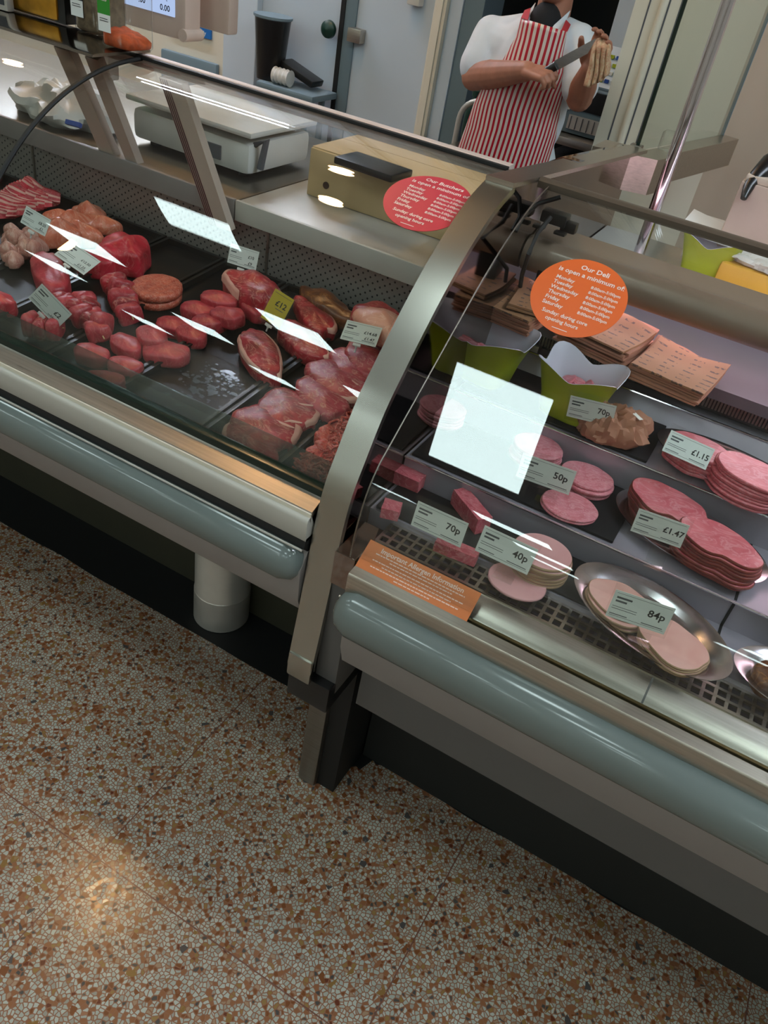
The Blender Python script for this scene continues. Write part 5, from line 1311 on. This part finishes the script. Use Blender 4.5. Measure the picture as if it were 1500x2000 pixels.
capsule(mb, shR + Vector((.012, .005, -.02)), elR, .040, .044); capsule(mb, elR, elR.lerp(wrR, .35), .044, .046); capsule(mb, elR.lerp(wrR, .35), wrR, .045, .029)
capsule(mb, shL + Vector((-.012, .005, -.02)), elL, .040, .043); capsule(mb, elL, elL.lerp(wrL, .4), .041, .042); capsule(mb, elL.lerp(wrL, .4), wrL, .042, .028)
for sx in (-1, 1):
    hip = pel + Vector((sx * .085, 0, -.05)); kn = Vector((pel.x + sx * .10, yB - .02, .48)); an = Vector((pel.x + sx * .11, yB + .03, .07))
    capsule(mb, hip, kn, .082, .055); capsule(mb, kn, an, .052, .036); capsule(mb, an + Vector((0, .02, -.035)), an + Vector((0, -.15, -.04)), .034, .028)
def hand(mb, wr, ax, palm_n, curl, size=.092, thumb=1):
    """wrist point, finger axis, palm normal (the side the fingers close to)"""
    ax = ax.normalized(); pn = (palm_n - ax * palm_n.dot(ax)).normalized(); sd = ax.cross(pn)
    pc_ = wr + ax * size * .5
    for s_ in (-1.0, -.33, .33, 1.0):
        base = wr + ax * size * .05 + sd * s_ * .018; kn_ = wr + ax * size * (.98 - .05 * abs(s_)) + sd * s_ * .030
        capsule(mb, base, kn_, .016, .0112, 10)
        p = kn_; d = ax.copy(); L = size * (.50, .55, .52, .42)[int((s_ + 1) * 1.5 + .1)]; a = 0
        for k, f in enumerate((.45, .32, .25)):
            a += curl[k]; d = ax * math.cos(a) + pn * math.sin(a); q = p + d * L * f; capsule(mb, p, q, .0086 - k * .0008, .0080 - k * .0008, 8); p = q
    tb = wr + ax * size * .30 + sd * thumb * .026 + pn * .008; t1 = tb + (ax * .55 + sd * thumb * .55 + pn * .55).normalized() * .036; t2 = t1 + (ax * .75 + pn * .65 - sd * thumb * .15).normalized() * .030
    capsule(mb, tb - ax * .015, t1, .0145, .0115, 8); capsule(mb, t1, t2, .0112, .0088, 8)
kdir = (J(1150, 92, -.24) - J(1078, 133, -.24)).normalized()
hand(mb, wrR + (haR - wrR) * .1, (haR - wrR).normalized() + Vector((.2, -.05, -.12)), Vector((0, .35, -1)), (.75, 1.0, .8), .078, 1)
hand(mb, wrL + (haL - wrL) * .05, (haL - wrL).normalized(), Vector((-.35, -1, .1)), (.45, .6, .5), .082, -1)
bd = put('body', mb, 'skin', person)
bd = bake(bd, 'body', [('REMESH', dict(mode='VOXEL', voxel_size=.0034, adaptivity=0.0)), ('SMOOTH', dict(factor=.5, iterations=3))])
bd.data.materials.clear(); bd.data.materials.append(M['skin'])
# face details and hair
mb = MB()
for sx in (-1, 1): ell(mb, hc + Vector((sx * .028, -.082, .02)), (.012, .008, .007))
put('eyes', mb, 'white', person)
mb = MB(); ell(mb, hc + Vector((0, -.082, -.045)), (.022, .006, .006)); put('mouth', mb, 'strap', person)
mb = MB(); ell(mb, hc + Vector((0, .03, .055)), (.082, .095, .092)); put('hair', mb, 'hair', person)
# jacket
mb = MB()
ell(mb, chest + Vector((0, .015, -.03)), (.168, .112, .165)); ell(mb, belly + Vector((0, .01, 0)), (.158, .118, .19)); ell(mb, pel + Vector((0, .01, .02)), (.168, .122, .16))
capsule(mb, chest + Vector((0, 0, -.03)), pel, .115, .12)
nb = neck + Vector((0, .04, -.055))
capsule(mb, nb + Vector((-.03, 0, 0)), shR + Vector((.012, .01, -.012)), .052, .060); capsule(mb, nb + Vector((.03, 0, 0)), shL + Vector((-.012, .01, -.012)), .052, .060)
capsule(mb, shR + Vector((.02, 0, -.02)), chest, .065, .09); capsule(mb, shL + Vector((-.02, 0, -.02)), chest, .065, .09)
capsule(mb, shR + Vector((.004, 0, -.006)), shR.lerp(elR, .74), .060, .066); capsule(mb, shL + Vector((-.004, 0, -.006)), shL.lerp(elL, .80), .056, .062)
jk = put('jacket', mb, 'jacket', person)
jk = bake(jk, 'jacket', [('REMESH', dict(mode='VOXEL', voxel_size=.007, adaptivity=0.0)), ('SMOOTH', dict(factor=.6, iterations=6))])
for v_ in jk.data.vertices:
    p = v_.co; v_.co = p + Vector((.35, -1, 0)) * .011 * noise.noise(Vector((p.x * 20 + p.z * 9, p.y * 9, p.z * 9 - p.x * 6))) + Vector((.004 * noise.noise(p * 14), 0, 0))
jk.data.materials.clear(); jk.data.materials.append(M['jacket'])
mb = MB(); ell(mb, neck + Vector((-.006, -.026, -.048)), (.056, .064, .075)); put('tshirt', mb, 'tshirt', person)
for sx in (-1, 1):
    a = neck + Vector((sx * .060, .0, .012)); b_ = neck + Vector((sx * .074, -.080, -.055)); c_ = neck + Vector((sx * .020 - .006, -.112, -.125)); d_ = neck + Vector((sx * .042, -.068, -.030))
    put('collar', MB().slab([a, b_, c_, d_], (0, -1, .2), .006), 'jacket', person)
tw = MB(); 
for sx in (-1, 1):
    kk = Vector((pel.x + sx * .10, yB - .02, .48)); tw = capsule(tw, pel + Vector((sx * .085, 0, -.06)), kk, .098, .07); tw = capsule(tw, kk, Vector((pel.x + sx * .11, yB + .03, .10)), .068, .055)
put('trousers', tw, 'trouser', person)
# apron
Ls = [(1018, 35), (1007, 72), (983, 115), (941, 171), (925, 203), (909, 248), (888, 305), (868, 380)]
Rs = [(1108, 62), (1099, 107), (1101, 144), (1100, 187), (1092, 227), (1086, 267), (1066, 337), (1050, 420)]
def resample(P, n):
    o = []
    for i in range(n + 1):
        f = i / n * (len(P) - 1); k = min(int(f), len(P) - 2); o.append(Vector(P[k]).lerp(Vector(P[k + 1]), f - k))
    return o
NV, NU = 28, 40
LL, RL = resample(Ls, NV), resample(Rs, NV); rows = []; uvs = []
for i in range(NV + 1):
    row = []; ur = []
    wpx = (RL[i] - LL[i]).length; v_ = i / NV
    for j in range(NU + 1):
        s_ = j / NU * 2 - 1; P = LL[i].lerp(RL[i], j / NU)
        bulge = (.132 + .008 * math.sin(v_ * 3)) * math.sqrt(max(0, 1 - (.80 * s_) ** 2)) + .02
        fold = .006 * noise.noise(Vector((s_ * 5, v_ * 3, 2.0))) * v_ * 1.6
        row.append(aty(P.x, P.y, yB + .01 - bulge - fold)); ur.append((math.asin(max(-1, min(1, s_ * .93))) / math.asin(.93) * wpx * (1.0 + .32 * v_) / 2 / 9.6, v_))
    rows.append(row); uvs.append(ur)
me = bpy.data.meshes.new('apron'); off = ROOTLOC[person.name]
verts = [tuple(p - off) for r in rows for p in r]; faces = []
for i in range(NV):
    for j in range(NU): a = i * (NU + 1) + j; faces.append((a, a + NU + 1, a + NU + 2, a + 1))
me.from_pydata(verts, [], faces); uvl = me.uv_layers.new(name='UVMap')
flat = [u for r in uvs for u in r]
for lp_ in me.loops: uvl.data[lp_.index].uv = flat[lp_.vertex_index]
for p in me.polygons: p.use_smooth = True
me.materials.append(M['apron']); ap = bpy.data.objects.new('apron', me); COL.objects.link(ap); ap.parent = person
sm = ap.modifiers.new('thick', 'SOLIDIFY'); sm.thickness = .002
ap['label'] = 'red and white striped apron'
put('apron_strap', MB().slab([rows[0][0], rows[0][6], neck + Vector((-.055, -.05, .0)), neck + Vector((-.075, -.045, -.01))], (0, -1, 0), .003), 'strap', person)
put('apron_strap', MB().slab([rows[0][NU - 5], rows[0][NU], neck + Vector((.085, -.04, -.02)), neck + Vector((.068, -.045, -.01))], (0, -1, 0), .003), 'strap', person)
# knife
ka, kb, kt = J(1058, 147, -.238), J(1086, 128, -.240), J(1166, 84, -.262)
kd = (kt - kb).normalized(); kn = Vector((0, -1, 0)); ku = kd.cross(kn).normalized() * -1
if ku.z < 0: ku = -ku
t = thing('knife', 'long butcher knife with black handle held by the person', 'knife', kb)
put('handle', MB().tube([ka - kd * .02, ka, kb], [.009, .011, .010], 10, True, 1.3), 'blackgloss', t)
put('blade', MB().slab([kb + ku * .014, kb - ku * .014, kb.lerp(kt, .75) - ku * .013, kt + ku * .010, kt + ku * .013], (0, 1, 0), .002), 'blade', t, smooth=False)
# crumpled cloth in the left hand: a pleated drape hanging over the fist
mb = MB(); top = J(1170, 78, -.235); rows = []
NC, NR = 44, 18
for i in range(NR + 1):
    v_ = i / NR; row = []
    for j in range(NC + 1):
        u = j / NC
        xt, yt = 1158 + 34 * u, 82 - 8 * math.sin(u * PI) + 3 * u
        xb_, yb_ = 1140 + 52 * u, (166 + 4 * math.sin(u * 9) - 34 * max(0, u - .55) * 2)
        px = xt + (xb_ - xt) * v_ ** 1.3 + 4 * noise.noise(Vector((u * 5, v_ * 2, 1))) ; py = yt + (yb_ - yt) * v_
        dep = -.262 + .10 * max(0, .22 - v_) * 2.2 + .013 * math.sin(u * 2 * PI * 4.2 + v_ * 1.2) * (.35 + .65 * v_) + .006 * noise.noise(Vector((u * 9, v_ * 4, 3)))
        row.append(J(px, py, dep))
    rows.append(row)
mb.grid(rows)
cl = solo('cloth', mb, 'rag', 'crumpled beige and pink cloth wrapped round the tip of the knife', 'cloth', loc=top, norm=False)
sm = cl.modifiers.new('thick', 'SOLIDIFY'); sm.thickness = .004

# ------------------------------------------------------------------ floor film under the counters
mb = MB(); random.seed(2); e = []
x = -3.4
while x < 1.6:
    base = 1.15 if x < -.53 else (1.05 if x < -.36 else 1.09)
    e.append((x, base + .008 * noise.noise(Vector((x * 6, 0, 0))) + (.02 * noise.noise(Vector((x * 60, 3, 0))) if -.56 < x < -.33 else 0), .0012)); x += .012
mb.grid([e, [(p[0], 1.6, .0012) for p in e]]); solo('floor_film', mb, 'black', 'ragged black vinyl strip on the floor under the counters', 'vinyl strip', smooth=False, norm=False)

# ------------------------------------------------------------------ world and render settings
w = bpy.data.worlds.new('world'); SC.world = w; w.use_nodes = True
w.node_tree.nodes['Background'].inputs[0].default_value = (.8, .85, 1, 1); w.node_tree.nodes['Background'].inputs[1].default_value = .1
SC.view_settings.view_transform = 'Standard'; SC.view_settings.look = 'None'; SC.view_settings.exposure = 0.8; SC.view_settings.gamma = 1; SC.view_settings.use_curve_mapping = False
cy = SC.cycles
cy.use_denoising = True
cy.max_bounces = 9; cy.diffuse_bounces = 3; cy.glossy_bounces = 4; cy.transmission_bounces = 6; cy.transparent_max_bounces = 14
cy.caustics_reflective = False; cy.caustics_refractive = False; cy.sample_clamp_indirect = 6.0; cy.sample_clamp_direct = 0
